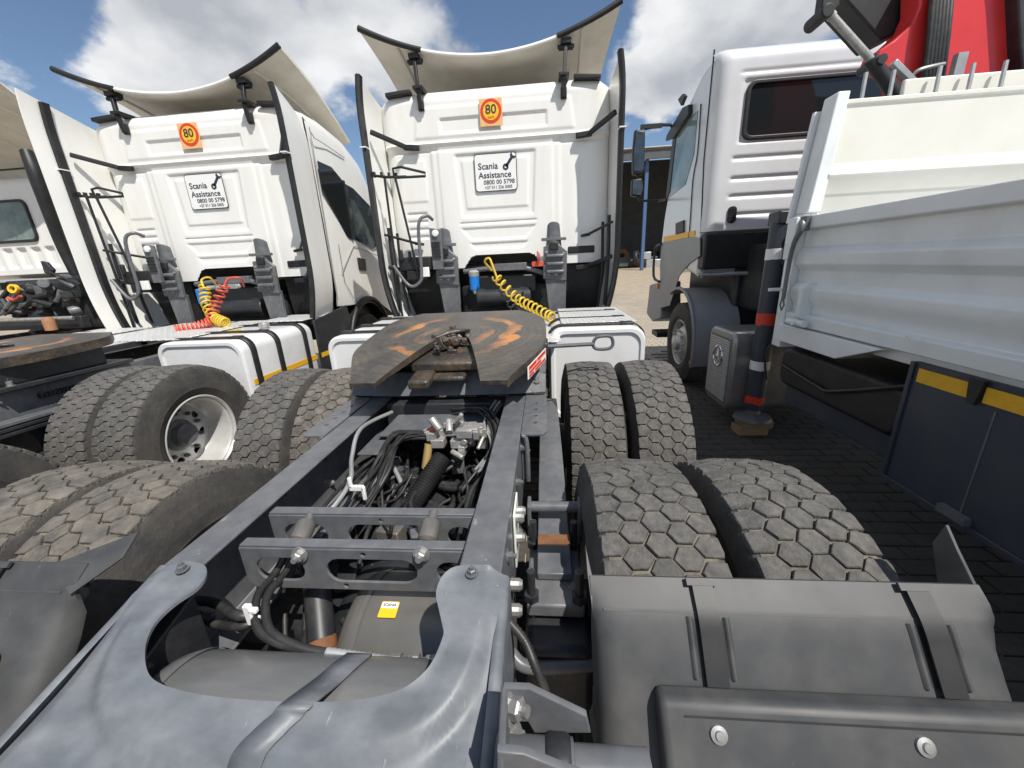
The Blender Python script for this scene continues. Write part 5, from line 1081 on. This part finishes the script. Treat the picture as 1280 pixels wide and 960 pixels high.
# latch lever
m = MB(); m.tube([(XD - 0.085, 2.815, 1.79), (XD - 0.10, 2.80, 1.74), (XD - 0.10, 2.86, 1.62), (XD - 0.105, 2.86, 1.30)], [0.024, 0.02, 0.014, 0.013], 8, smooth=4)
m.tube([(XD - 0.105, 2.86, 1.31), (XD - 0.105, 2.84, 1.26), (XD - 0.105, 2.86, 1.225), (XD - 0.105, 2.885, 1.26), (XD - 0.105, 2.87, 1.31)], 0.006, 6); m.box((XD - 0.07, 2.815, 1.78), (0.03, 0.06, 0.09)); m.build('latch_lever', FRAME, D, 0.004)
m = MB(); m.cyl((XD - 0.16, 2.95, 1.36), (XD - 0.05, 2.95, 1.36), 0.012, 8); m.build('latch_pin', BODYG, D)
# --- boxes under the body
m = MB(); r_ = rrect(1.98, 3.06, 0.64, 0.93, 0.09, 5); m.prism([(XD + 0.06, p[0], p[1]) for p in r_], (0.5, 0, 0)); tb = m.build('storage_box', BLACKP, D, 0.03, seg=3)
m = MB(); m.tube([(XD + 0.055, 3.04, 0.79), (XD + 0.045, 2.6, 0.75), (XD + 0.045, 2.45, 0.76), (XD + 0.05, 1.97, 0.95)], 0.012, 6, smooth=3); m.build('box_rim', BLACKP, tb)
m = MB(); m.bb(XD + 0.10, XD + 0.6, 1.98, 3.0, 0.50, 0.64); m.build('box_base', NAVY, tb, 0.01)
m = MB(); m.bb(XD - 0.0, XD + 0.03, -1.6, 1.93, 0.46, 1.09); sp = m.build('side_panel', NAVY, D, 0.004, label='dark navy side panel with yellow reflectors')
m = MB(); m.bb(XD - 0.012, XD, -1.6, 1.935, 0.46, 0.485); m.bb(XD - 0.012, XD, 1.915, 1.935, 0.485, 1.09); m.build('panel_edge', NAVY, sp, 0.003)
for y0, y1 in ((1.66, 1.89), (1.20, 1.60), (0.6, 1.14)):
    m = MB(); m.bb(XD - 0.006, XD - 0.002, y0, y1, 1.00, 1.065); m.build('reflector', REFLY, sp)
m = MB(); m.prism([(XD - 0.02, 1.60, 1.09), (XD - 0.02, 1.66, 1.09), (XD - 0.02, 1.645, 0.985), (XD - 0.02, 1.615, 0.985)], (0.014, 0, 0)); m.build('panel_hanger', BLACKP, sp)
m = MB(); m.bb(XD - 0.0025, XD - 0.0005, 1.545, 1.552, 0.50, 0.98); m.bb(XD - 0.03, XD - 0.001, 1.50, 1.62, 0.485, 0.52); m.build('panel_seam', FRAME, sp)
m = MB(); m.bb(XD + 0.3, XD + 2.2, -1.5, 1.9, 0.35, 0.9); m.build('undercarriage', FRAMED, D, 0.03)
for y in (0.2, -1.1):
    wheel(D, XD + 0.2, y, -1, 0)
# --- cab
yw = 4.67; x0, x1 = XD, XD + 2.3
def dwall(a, b):
    x = x0 + (x1 - x0) * a; z = 1.86 + 1.69 * b
    ex = max(0, abs(x - (x0 + x1) / 2) - 1.03); ez = max(0, z - 3.40)
    y = yw + 0.12 * (1 - math.sqrt(max(0, 1 - (ex / 0.121) ** 2))) + 0.16 * (1 - math.sqrt(max(0, 1 - (ez / 0.151) ** 2)))
    d = 0
    for z0_, z1_ in ((1.98, 2.05), (2.16, 2.23), (2.33, 2.40), (2.52, 2.59), (3.28, 3.33)):
        d += 0.017 * panel(x, z, x0 + 0.20 + (0.08 if z0_ < 2.1 else 0), x1 - 0.2, z0_, z1_, 0.035)
    d += 0.02 * panel(x, z, x0 + 0.24, x1 - 0.24, 2.68, 3.26, 0.03)
    return (x, y + d, z)
m = MB(); m.grid(dwall, 110, 130); m.build('cab_rear_wall', DPAINT, D, angle=60, fix=False)
m = MB(); wx = rrect(2.05, x1 - 0.29, 2.73, 3.215, 0.07, 6)
plate_obj('window_seal', rrect(2.035, x1 - 0.275, 2.715, 3.23, 0.08, 6), [rrect(2.07, x1 - 0.31, 2.75, 3.195, 0.06, 6)], 0.05, BLACKP, D, wall_M(0, yw + 0.01, 0), 0.008)
plate_obj('rear_window', wx, [], 0.01, GLASS, D, wall_M(0, yw + 0.012, 0))
m = MB()
for k in range(9): m.bb(1.985, 2.055, yw - 0.022, yw + 0.0, 1.945 + 0.016 * k, 1.953 + 0.016 * k)
plate_obj('cab_vent', rrect(1.975, 2.065, 1.93, 2.10, 0.04, 6), [], 0.02, BLACKP, D, wall_M(0, yw - 0.008, 0), 0.004); m.build('vent_louvres', FRAMED, D)
sidepts = [(4.79, 1.86), (4.79, 3.42), (4.86, 3.53), (5.2, 3.50), (5.55, 3.36), (5.82, 3.12), (6.12, 2.55), (6.28, 2.15), (6.36, 1.75), (6.36, 1.40), (6.20, 1.38), (5.9, 1.42), (5.6, 1.45), (5.27, 1.46), (4.95, 1.40), (4.79, 1.36)]
m = MB(); m.prism([(x0 + 0.015, y, z) for y, z in sidepts], (2.27, 0, 0)); m.build('cab_body', DPAINT, D, 0.05, seg=4)
def dflat(name, pxs, mat, x=x0 + 0.013, th=-0.008, bev=0.002):
    m = MB(); m.prism([px(u, v, x) for u, v in pxs], (th, 0, 0)); return m.build(name, mat, D, bev)
dflat('door_window', [(873, 138), (859, 150), (841, 178), (833, 250), (857, 231), (868, 192)], GLASSG, x=x0 + 0.016)
dflat('window_pillar', [(842, 174), (846, 170), (838, 240), (833, 251)], BLACKP, th=-0.014)
dflat('visor', [(866, 130), (858, 134), (838, 168), (836, 176), (846, 172), (866, 142)], BLACKP, th=-0.05, bev=0.01)
dflat('side_lamp', [(851, 124), (857, 117), (860, 120), (855, 132)], BLACKP, th=-0.04, bev=0.006)
dflat('yellow_stripe', [(830, 296), (869, 288), (869, 295), (830, 303)], REFLY, th=-0.006)
dflat('door_handle', [(846, 279), (856, 275), (856, 290), (846, 293)], BLACKP, th=-0.02, bev=0.006)
dflat('door_lower', [(828, 303), (868, 296), (876, 298), (876, 320), (862, 330), (850, 345), (838, 382), (826, 385), (826, 330)], GREYPL, th=-0.012, bev=0.004)
m = MB(); m.tube([px(876, 130, x0 + 0.008), px(872, 190, x0 + 0.008), px(866, 225, x0 + 0.008), px(862, 285, x0 + 0.008), px(858, 315, x0 + 0.008)], 0.006, 6, smooth=3); m.tube([px(893, 62, x0 + 0.012), px(880, 200, x0 + 0.012), px(876, 292, x0 + 0.012)], 0.008, 6); m.build('door_gap', BLACKP, D)
m = MB(); m.bb(x0 + 0.02, x0 + 0.75, 4.66, 4.9, 1.46, 1.84); m.build('cab_rear_box', BLACKP, D, 0.02)
m = MB(); m.bb(x0 + 0.5, x0 + 1.8, 3.2, 4.9, 1.0, 1.70); m.build('gearbox_unit', FRAMED, D, 0.05)
m = MB(); m.bb(x0 + 0.42, x1 - 0.1, 4.75, 6.2, 0.42, 1.50); m.build('engine_block', FRAMED, D, 0.05)
# mirrors
def mirror(pxs, y, th=0.10):
    m = MB(); m.prism([py(u, v, y) for u, v in pxs], (0, th, 0)); o = m.build('mirror_housing', BLACKP, D, 0.025, seg=3)
    c = sum((py(u, v, y) for u, v in pxs), V()) / len(pxs); m = MB(); m.prism([c + (py(u, v, y) - c) * 0.80 + V((0, -0.006, 0)) for u, v in pxs], (0, 0.004, 0)); m.build('mirror_glass', MIRG, o)
mirror([(794, 161), (807, 163), (806, 215), (802, 219), (791, 218), (791, 190)], 6.0)
mirror([(790, 224), (803, 222), (805, 236), (802, 246), (789, 245)], 6.0)
m = MB(); m.tube([py(806, 161, 6.05), py(826, 156, 6.05), py(838, 156, 6.0), px(842, 160, x0 - 0.0)], 0.02, 8); m.box(py(814, 158, 6.05), (0.28, 0.05, 0.05)); m.build('mirror_arm', BLACKP, D)
m = MB(); m.tube([py(797, 217, 6.05), py(797, 247, 6.05), py(800, 251, 6.05), py(822, 251, 6.0), px(830, 250, x0)], 0.016, 8); m.build('mirror_arm', BLACKP, D)
# front wheel, fender, bumper
YF = 5.27
wheel(D, x0 + 0.17, YF, -1, 0)
m = MB(); m.lathe([(0.0001, 0.06), (0.09, 0.05), (0.11, 0.0), (0.15, -0.01), (0.20, -0.05), (0.235, -0.09)], (x0 + 0.02, YF, TR - 0.012), (-1, 0, 0), 32)
for k in range(10): a = 2 * math.pi * k / 10; m.lathe([(0.016, 0), (0.014, 0.03), (0.0001, 0.034)], (x0 + 0.03, YF + 0.165 * math.cos(a), TR - 0.012 + 0.165 * math.sin(a)), (-1, 0, 0), 6)
m.build('wheel_cover', RIMM, D)
def fen(a, b):
    an = R_(68 + 128 * b); r = 0.66; zz_ = 0.53 + r * math.sin(an); y = YF + r * 1.05 * math.cos(an)
    return (x0 - 0.03 + 0.52 * a, y, zz_ + 0.06 * math.sin(math.pi * b))
m = MB(); m.grid(fen, 8, 24, thick=lambda p: (0, (p.y - YF) * -0.02, (p.z - .53) * -0.02)); fd = m.build('front_fender', GREYPL, D, angle=50)
m = MB(); m.tube([V(fen(0, b / 24)) for b in range(25)], 0.022, 8); m.build('fender_lip', GREYPL, fd, angle=60)
m = MB(); m.cyl((x0 + 0.0, 4.72, 1.40), (x0 + 0.75, 4.62, 1.40), 0.022, 12); m.cyl((x0 + 0.03, 4.71, 1.40), (x0 + 0.06, 4.71, 1.40), 0.032, 12); m.build('fender_tube', GALV, D)
m = MB(); m.lathe([(0.0001, 0.01), (0.018, 0.01), (0.022, 0)], (x0 - 0.035, 4.62, 0.40), (-1, 0, 0), 12); m.build('side_marker', ORANGE, D)
m = MB(); m.prism([px(u, v, x0 + 0.02) for u, v in ((826, 352), (812, 356), (808, 392), (815, 402), (826, 398))], (0.3, 0, 0)); m.build('bumper', GREYPL, D, 0.02)
m = MB(); m.bb(x0 - 0.02, x0 + 0.3, 6.1, 6.42, 0.42, 0.50); m.build('step', BLACKP, D, 0.01)
m = MB(); m.tube([px(826, 305, x0 - 0.02), px(819, 312, x0 - 0.04), px(817, 345, x0 - 0.04), px(824, 352, x0 - 0.02)], 0.02, 8, smooth=3); m.build('grab_rail', FRAMED, D)
m = MB(); m.box(px(822, 358, x0 - 0.01), (0.03, 0.06, 0.07)); m.build('indicator', ORANGE, D, 0.01)
# exhaust box with ribbed face and three-pointed star
mr = rrect(3.60, 4.14, 0.17, 0.93, 0.10, 6); m = MB(); m.prism([(x0 - 0.04, p[0], p[1]) for p in mr], (0.62, 0, 0)); mf = m.build('exhaust_box', pm('exhaust_metal', (0.36, 0.36, 0.355), (0.22, 0.21, 0.2), .6, 8, 0.34, metal=.6), D, 0.03, seg=3, label='ribbed metal exhaust box with round star emblem')
for k in range(26):
    z = 0.25 + 0.023 * k; m = MB(); m.bb(x0 - 0.052, x0 - 0.042, 3.66, 4.08, z, z + 0.0145); m.build('rib', MATS.get('rib_silver') or pm('rib_silver', (0.58, 0.575, 0.56), (0.4, 0.39, 0.37), 0.6, 9, 0.35, metal=0.2), mf)
m = MB(); m.bb(x0 - 0.043, x0 - 0.0385, 3.65, 4.09, 0.23, 0.86); m.build('rib_gap_shade', FRAME, mf)  # dark sheet added behind pale ribs, painting shade into the gaps
sc = V((x0 - 0.056, 3.87, 0.66)); m = MB(); m.tube([sc + V((0, 0.095 * math.cos(a), 0.095 * math.sin(a))) for a in [2 * math.pi * k / 32 for k in range(33)]], 0.009, 8)
for k in range(3):
    a = R_(90 + 120 * k); tip = sc + V((0, 0.092 * math.cos(a), 0.092 * math.sin(a))); l = V((0, -math.sin(a), math.cos(a))) * 0.016
    m.add([sc + l, tip, sc - l, sc + V((-0.012, 0, 0))], [(0, 1, 3), (1, 2, 3)])
m.build('star_emblem', pm('chrome', (0.8, 0.8, 0.8), rough=.15, metal=1), mf)
# --- crane
CR = MB(); yk = 3.5
CR.prism([py(u, v, yk) for u, v in ((1180, -70), (1177, -40), (1172, 0), (1163, 60), (1160, 125), (1276, 120), (1272, 60), (1268, 0), (1266, -40), (1262, -70))], (0, 0.42, 0)); crn = CR.build('crane_column', REDC, D, 0.02, label='red crane column')
m = MB(); m.prism([py(u, v, 3.42) for u, v in ((1270, -50), (1272, -30), (1276, 60), (1282, 130), (1330, 130), (1330, -50))], (0, 0.4, 0)); m.build('column_cover', FRAMED, crn, 0.01)
m = MB(); m.prism([py(u, v, 3.44) for u, v in ((1100, 62), (1094, 76), (1104, 84), (1165, 100), (1172, 40), (1172, -40), (1152, -40), (1150, 8), (1140, 30), (1118, 50))], (0, 0.16, 0)); m.build('crane_knuckle', REDC, crn, 0.01)
m = MB(); m.prism([py(u, v, 3.62) for u, v in ((1046, -60), (1050, -40), (1058, 0), (1103, 50), (1138, 32), (1150, 4), (1156, -60))], (0, 0.25, 0)); m.build('crane_boom', BLACKP, crn, 0.012)
m = MB(); a, b = py(1034, 14, 3.42), py(1088, 74, 3.42); m.tube([a, a.lerp(b, .12), a.lerp(b, .121), b], [0.030, 0.030, 0.024, 0.024], 16); m.build('hydraulic_rod', STEEL, crn, angle=40)
m = MB(); m.tube([b, py(1104, 96, 3.42), py(1122, 122, 3.42)], 0.042, 14); m.build('hydraulic_cylinder', FRAMED, crn)
m = MB(); m.cyl(py(1036, 12, 3.34), py(1036, 12, 3.34) + V((0, 0.2, 0)), 0.042, 16); m.prism([py(u, v, 3.40) for u, v in ((1026, 16), (1035, 22), (1050, 6), (1050, -20), (1030, -12))], (0, 0.08, 0)); m.build('boom_pivot', BLACKP, crn, 0.008)
m = MB(); m.cyl(py(1104, 73, 3.36), py(1104, 73, 3.36) + V((0, 0.2, 0)), 0.03, 14); m.build('pivot_pin', FRAMED, crn)
m = MB()
for k in range(6): m.tube([py(1168 + 4.5 * k, -30, 3.40 + 0.01 * k), py(1162 + 4.5 * k, 40, 3.38), py(1153 + 4.5 * k, 115, 3.40)], 0.017, 8, smooth=4)
m.build('hydraulic_hoses', HOSE, crn, angle=60)
m = MB(); m.tube([py(1140, 96, 3.3), py(1148, 88, 3.28), py(1165, 83, 3.28), py(1180, 80, 3.3)], 0.012, 8, smooth=4); m.bb(2.72, 2.78, 3.26, 3.30, 2.66, 2.80); m.build('hose_guide', GALV, crn)
m = MB(); bar(m, py(1116, 78, 3.25), py(1140, 102, 3.25), 0.04, 0.035); m.build('lever_arm', GALV, crn, 0.004)
m = MB(); m.bb(2.3, 3.9, 3.15, 3.9, 1.1, 2.5); m.build('crane_base', FRAMED, crn, 0.03)
# outrigger leg standing on a wooden block
fx, fy = 1.905, 3.50
zt = 1.84
m = MB(); m.tube([(fx, fy, 0.24), (fx, fy, zt)], 0.077, 24); og = m.build('outrigger_leg', NAVY, D, 0.004, label='dark outrigger leg with white and red bands')
for z0_, z1_, mt in ((1.555, 1.64, WHT), (1.02, 1.12, SIGNR), (0.62, 0.70, WHT), (0.30, 0.37, SIGNR)):
    m = MB(); n_ = 28; q = random.Random(int(z0_ * 100))
    vs = []; 
    for k in range(n_):
        a = 2 * math.pi * k / n_; wob = q.uniform(-.012, .012) if mt is SIGNR else q.uniform(-.004, .004)
        vs += [V((fx + 0.079 * math.cos(a), fy + 0.079 * math.sin(a), z0_ + wob)), V((fx + 0.079 * math.cos(a), fy + 0.079 * math.sin(a), z1_ + wob * .5))]
    m.add(vs, [(2 * k, 2 * ((k + 1) % n_), 2 * ((k + 1) % n_) + 1, 2 * k + 1) for k in range(n_)]); m.build('band', mt, og)
m = MB(); m.lathe([(0.05, 0.26), (0.06, 0.20), (0.15, 0.17), (0.16, 0.145), (0.0001, 0.145)], (fx, fy, -0.0), (0, 0, 1), 28); m.build('foot_plate', FRAME, og, angle=30)
m = MB(); m.box((fx + 0.02, fy, zt + 0.03), (0.17, 0.17, 0.10)); m.box((fx + 0.14, fy - 0.05, zt - 0.05), (0.14, 0.14, 0.22)); m.box((fx + 0.45, fy, 1.62), (0.9, 0.2, 0.22)); m.build('outrigger_head', FRAMED, D, 0.012)
m = MB(); m.tube([(fx + 0.06, fy - 0.08, 1.45), (fx + 0.05, fy - 0.10, 1.0), (fx - 0.02, fy - 0.10, 0.78), (fx + 0.02, fy - 0.10, 0.55)], 0.009, 8, smooth=5)
for k in range(5): m.tube([(fx + 0.10 + 0.025 * k, fy - 0.13, 1.80), (fx + 0.11 + 0.02 * k, fy - 0.15, 1.62), (fx + 0.12 + 0.012 * k, fy - 0.13, 1.42), (fx + 0.2, fy - 0.05, 1.30)], 0.010, 7, smooth=4)
m.build('outrigger_hoses', HOSE, D, angle=60)
q = random.Random(5)
for k in range(9):
    m = MB(); p = V((fx + 0.10 + q.uniform(0, .12), fy - 0.14, 1.45 + 0.042 * k)); m.lathe([(0.012, 0), (0.016, 0.01), (0.012, 0.03), (0.0001, 0.03)], p, (q.uniform(-.5, .5), -1, 0), 8); m.build('hose_fitting', STEEL, D)
wb = empty('wood_block', (fx, fy, 0.0), 'short weathered wooden blocks under the outrigger foot', 'wood block')
for k, (dx, z0_, z1_) in enumerate(((-0.01, 0.0, 0.07), (0.02, 0.071, 0.143))):
    m = MB(); m.bb(fx - 0.13 + dx, fx + 0.13 + dx, fy - 0.08 - 0.01 * k, fy + 0.08, z0_, z1_); m.build('timber', WOOD, wb, 0.005)

# ================================================================ cab-over truck behind the second tractor
CXC = -7.35
Ct = empty('cab_truck', (CXC, 6.0, 0), 'older white cab truck with beige roof wing, open engine and ribbed rear wall', 'truck')
yc = 5.2
def cw(a, b):
    x = CXC - 1.18 + 2.36 * a; z = 1.80 + 1.24 * b; ex = max(0, abs(x - CXC) - 1.02); ez = max(0, z - 2.94)
    y = yc + 0.16 * (1 - math.sqrt(max(0, 1 - (ex / 0.161) ** 2))) + 0.1 * (1 - math.sqrt(max(0, 1 - (ez / 0.101) ** 2)))
    d = 0
    for k in range(9): d -= 0.03 * panel(x, z, CXC - 1.0 + 0.225 * k, CXC - 1.0 + 0.225 * k + 0.16, 1.88, 2.16, 0.03)
    for k in range(4): d -= 0.025 * panel(x, z, CXC + 0.62, CXC + 0.92, 2.22 + 0.17 * k, 2.34 + 0.17 * k, 0.03)
    for k in range(4): d -= 0.025 * panel(x, z, CXC - 0.92, CXC - 0.62, 2.22 + 0.17 * k, 2.34 + 0.17 * k, 0.03)
    return (x, y - d, z)
m = MB(); m.grid(cw, 130, 80); m.build('rear_wall', WHITE, Ct, angle=60, fix=False)
m = MB(); m.bb(CXC - 1.15, CXC + 1.15, yc + 0.14, yc + 1.8, 1.75, 3.03); m.build('cab_body', WHITE, Ct, 0.08, seg=3)
plate_obj('rear_window', rrect(CXC - 0.5, CXC + 0.32, 2.25, 2.745, 0.07), [], 0.02, GLASSG, Ct, wall_M(0, yc - 0.008, 0), 0.004)
plate_obj('window_seal', rrect(CXC - 0.52, CXC + 0.345, 2.225, 2.77, 0.09), [rrect(CXC - 0.49, CXC + 0.31, 2.26, 2.735, 0.065)], 0.035, BLACKP, Ct, wall_M(0, yc - 0.008, 0), 0.008)
def cr_(a, b):
    s_ = 2 * a - 1; z = (3.62 + 0.36 * abs(s_) ** 2.2) * (1 - b) + 3.10 * b + 0.05 * math.sin(math.pi * b)
    return (CXC + s_ * (1.28 - 0.12 * b), yc - 0.72 + 1.2 * b, z)
m = MB(); m.grid(cr_, 30, 12, thick=(0, 0, 0.02)); rw = m.build('roof_wing', CREAM, Ct, angle=60)
for a in (0.62, 0.74, 0.86, 0.94):
    m = MB(); m.tube([V(cr_(a + 0.02 * b, b / 8)) + V((0, 0, -0.006)) for b in range(9)], 0.014, 6); m.build('wing_rib', CREAM, rw)
m = MB(); m.tube([(CXC - 0.9, yc - 0.10, 3.10), (CXC + 1.1, yc - 0.10, 3.10)], 0.012, 6); m.build('roof_bar', BLACKP, Ct)
m = MB(); m.tube([(CXC + 1.02, yc - 0.30, 3.22), (CXC + 1.08, yc - 0.34, 2.9), (CXC + 1.0, yc - 0.28, 2.2), (CXC + 1.02, yc - 0.26, 1.75)], [0.06, 0.075, 0.065, 0.055], 12, smooth=5); m.build('air_intake', BLACKP, Ct, angle=60)
# open engine below the cab
m = MB(); m.bb(CXC - 0.6, CXC + 0.85, yc + 0.0, yc + 1.3, 1.0, 1.72); m.build('engine_bay', FRAMED, Ct, 0.06)
q = random.Random(21)
for k in range(34):
    p = V((CXC + q.uniform(-0.5, 0.95), yc - q.uniform(0.05, 0.35), q.uniform(1.22, 1.70))); m = MB()
    if k % 3 == 0: m.tube([p, p + V((q.uniform(-.2, .2), -0.05, q.uniform(-.15, .15))), p + V((q.uniform(-.4, .4), 0, q.uniform(-.2, .2)))], q.uniform(.018, .04), 8, smooth=5)
    elif k % 3 == 1: m.lathe([(0.0001, -.06), (.06, -.06), (.07, 0), (.06, .06), (0.0001, .06)], p, (q.uniform(-1, 1), -1, q.uniform(-.3, 1)), 14)
    else: m.box(p, (q.uniform(.06, .2), q.uniform(.06, .15), q.uniform(.05, .16)))
    m.build('engine_part', [FRAMED, FRAME, TANKG, BLACKP, FRAMED, RUSTG, FRAME][k % 7], Ct, 0.008)
m = MB(); m.tube([py(10 + 4 * k, 372 + 3 * math.sin(k), 4.8) for k in range(5)], 0.02, 8, smooth=4); m.build('red_hose', REDP, Ct)
m = MB(); c = py(17, 361, 4.78); m.lathe([(0.035, -.02), (0.06, -.02), (0.06, .02), (0.035, .02)], c, (0.2, -1, 0.2), 20, close=True); m.build('yellow_cap', SIGNY, Ct)
m = MB(); c = py(58, 335, 4.75); m.prism([c + V(p) for p in ((-.05, 0, .09), (.02, 0, .07), (.08, 0, -.03), (.02, 0, -.10), (-.06, 0, -.06))], (0, 0.04, 0)); m.tube([c + V((0, -.02, -.03)), c + V((0.45, -.04, -.22))], 0.012, 8); m.build('cab_latch', FRAMED, Ct, 0.006)
m = MB(); m.bb(CXC - 0.9, CXC + 1.1, 4.75, 4.85, 1.06, 1.22); m.build('cross_beam', FRAMED, Ct, 0.01)
m = MB(); pts = [V((CXC - 0.8 + 0.02 * k, 4.68, 1.20 + 0.006 * (k % 2))) for k in range(95)]; m.tube(pts, [0.022 + 0.006 * (k % 2) for k in range(95)], 8); m.build('braided_line', ALU, Ct, angle=60)
m = MB(); c = py(62, 405, 4.6); m.lathe([(0.0001, .09), (.05, .085), (.062, .04), (.062, -.08), (0.0001, -.09)], c, (0, 0, 1), 18); m.build('rusty_filter', pm('clay', (0.42, 0.2, 0.1), (0.2, .12, .08), .5, 12, 0.7), Ct)
for s_ in (-1, 1):
    m = MB(); m.bb(CXC + s_ * 0.4 - 0.05, CXC + s_ * 0.4 + 0.05, 0.2, 6.6, 0.74, 0.98); m.build('frame_rail', FRAMED, Ct, 0.006)
    wheel(Ct, CXC + s_ * 1.05, 6.0, s_, 0); wheel(Ct, CXC + s_ * 1.06, 2.3, s_, 1)
m = MB(); m.tube([(CXC - 0.95, 2.3, 0.51), (CXC + 0.95, 2.3, 0.51)], 0.07, 12); m.build('rear_axle', FRAMED, Ct)

# ================================================================ workshop shed beyond
SH = empty('workshop_shed', (9, 25, 1.0), 'dark open-fronted workshop shed with pale corrugated roof', 'building')
m = MB(); n_ = 260
m.add([(2 + 14.0 * k / n_, yy, zz_ + 0.05 * (k % 2)) for (yy, zz_) in ((23.2, 7.05), (33, 8.6)) for k in range(n_ + 1)], [(k, k + 1, n_ + 2 + k, n_ + 1 + k) for k in range(n_)]); r = m.build('roof', ROOFM, SH, angle=10); sd = r.modifiers.new('solid', 'SOLIDIFY'); sd.thickness = 0.03
m = MB(); m.bb(2, 16, 23.3, 23.42, 6.55, 6.98); m.build('eave_beam', SHADE, SH)
m = MB(); m.bb(2, 16, 32.6, 32.8, 0.9, 8.4); m.bb(1.9, 2.0, 23.3, 32.8, 0.9, 8.4); m.bb(16, 16.1, 23.3, 32.8, 0.9, 8.4); m.build('wall', SHADE, SH)
for x in (2.2, 5.6, 9.2, 12.8, 15.8):
    m = MB(); m.bb(x - 0.09, x + 0.09, 23.6, 23.8, 0.95, 6.6); m.build('post', pm('post_blue', (0.06, 0.12, 0.24), rough=.6) if 'post_blue' not in MATS else MATS['post_blue'], SH, 0.01)
q = random.Random(8)
for k in range(26):
    p = V((q.uniform(3.5, 9), q.uniform(24.5, 29), 1.05 + q.uniform(0.1, 0.8))); m = MB()
    if k % 2: m.lathe([(0.15, -.12), (.42, -.12), (.45, 0), (.42, .12), (.15, .12)], p, (q.uniform(-1, 1), q.uniform(-1, 1), .3), 18, close=True)
    else: m.box(p, (q.uniform(.4, 1.2), q.uniform(.4, 1), q.uniform(.4, 1.4)))
    m.build('stored_part', [SHADE, FRAMED, GALV, RUST][k % 4], SH, 0.03)
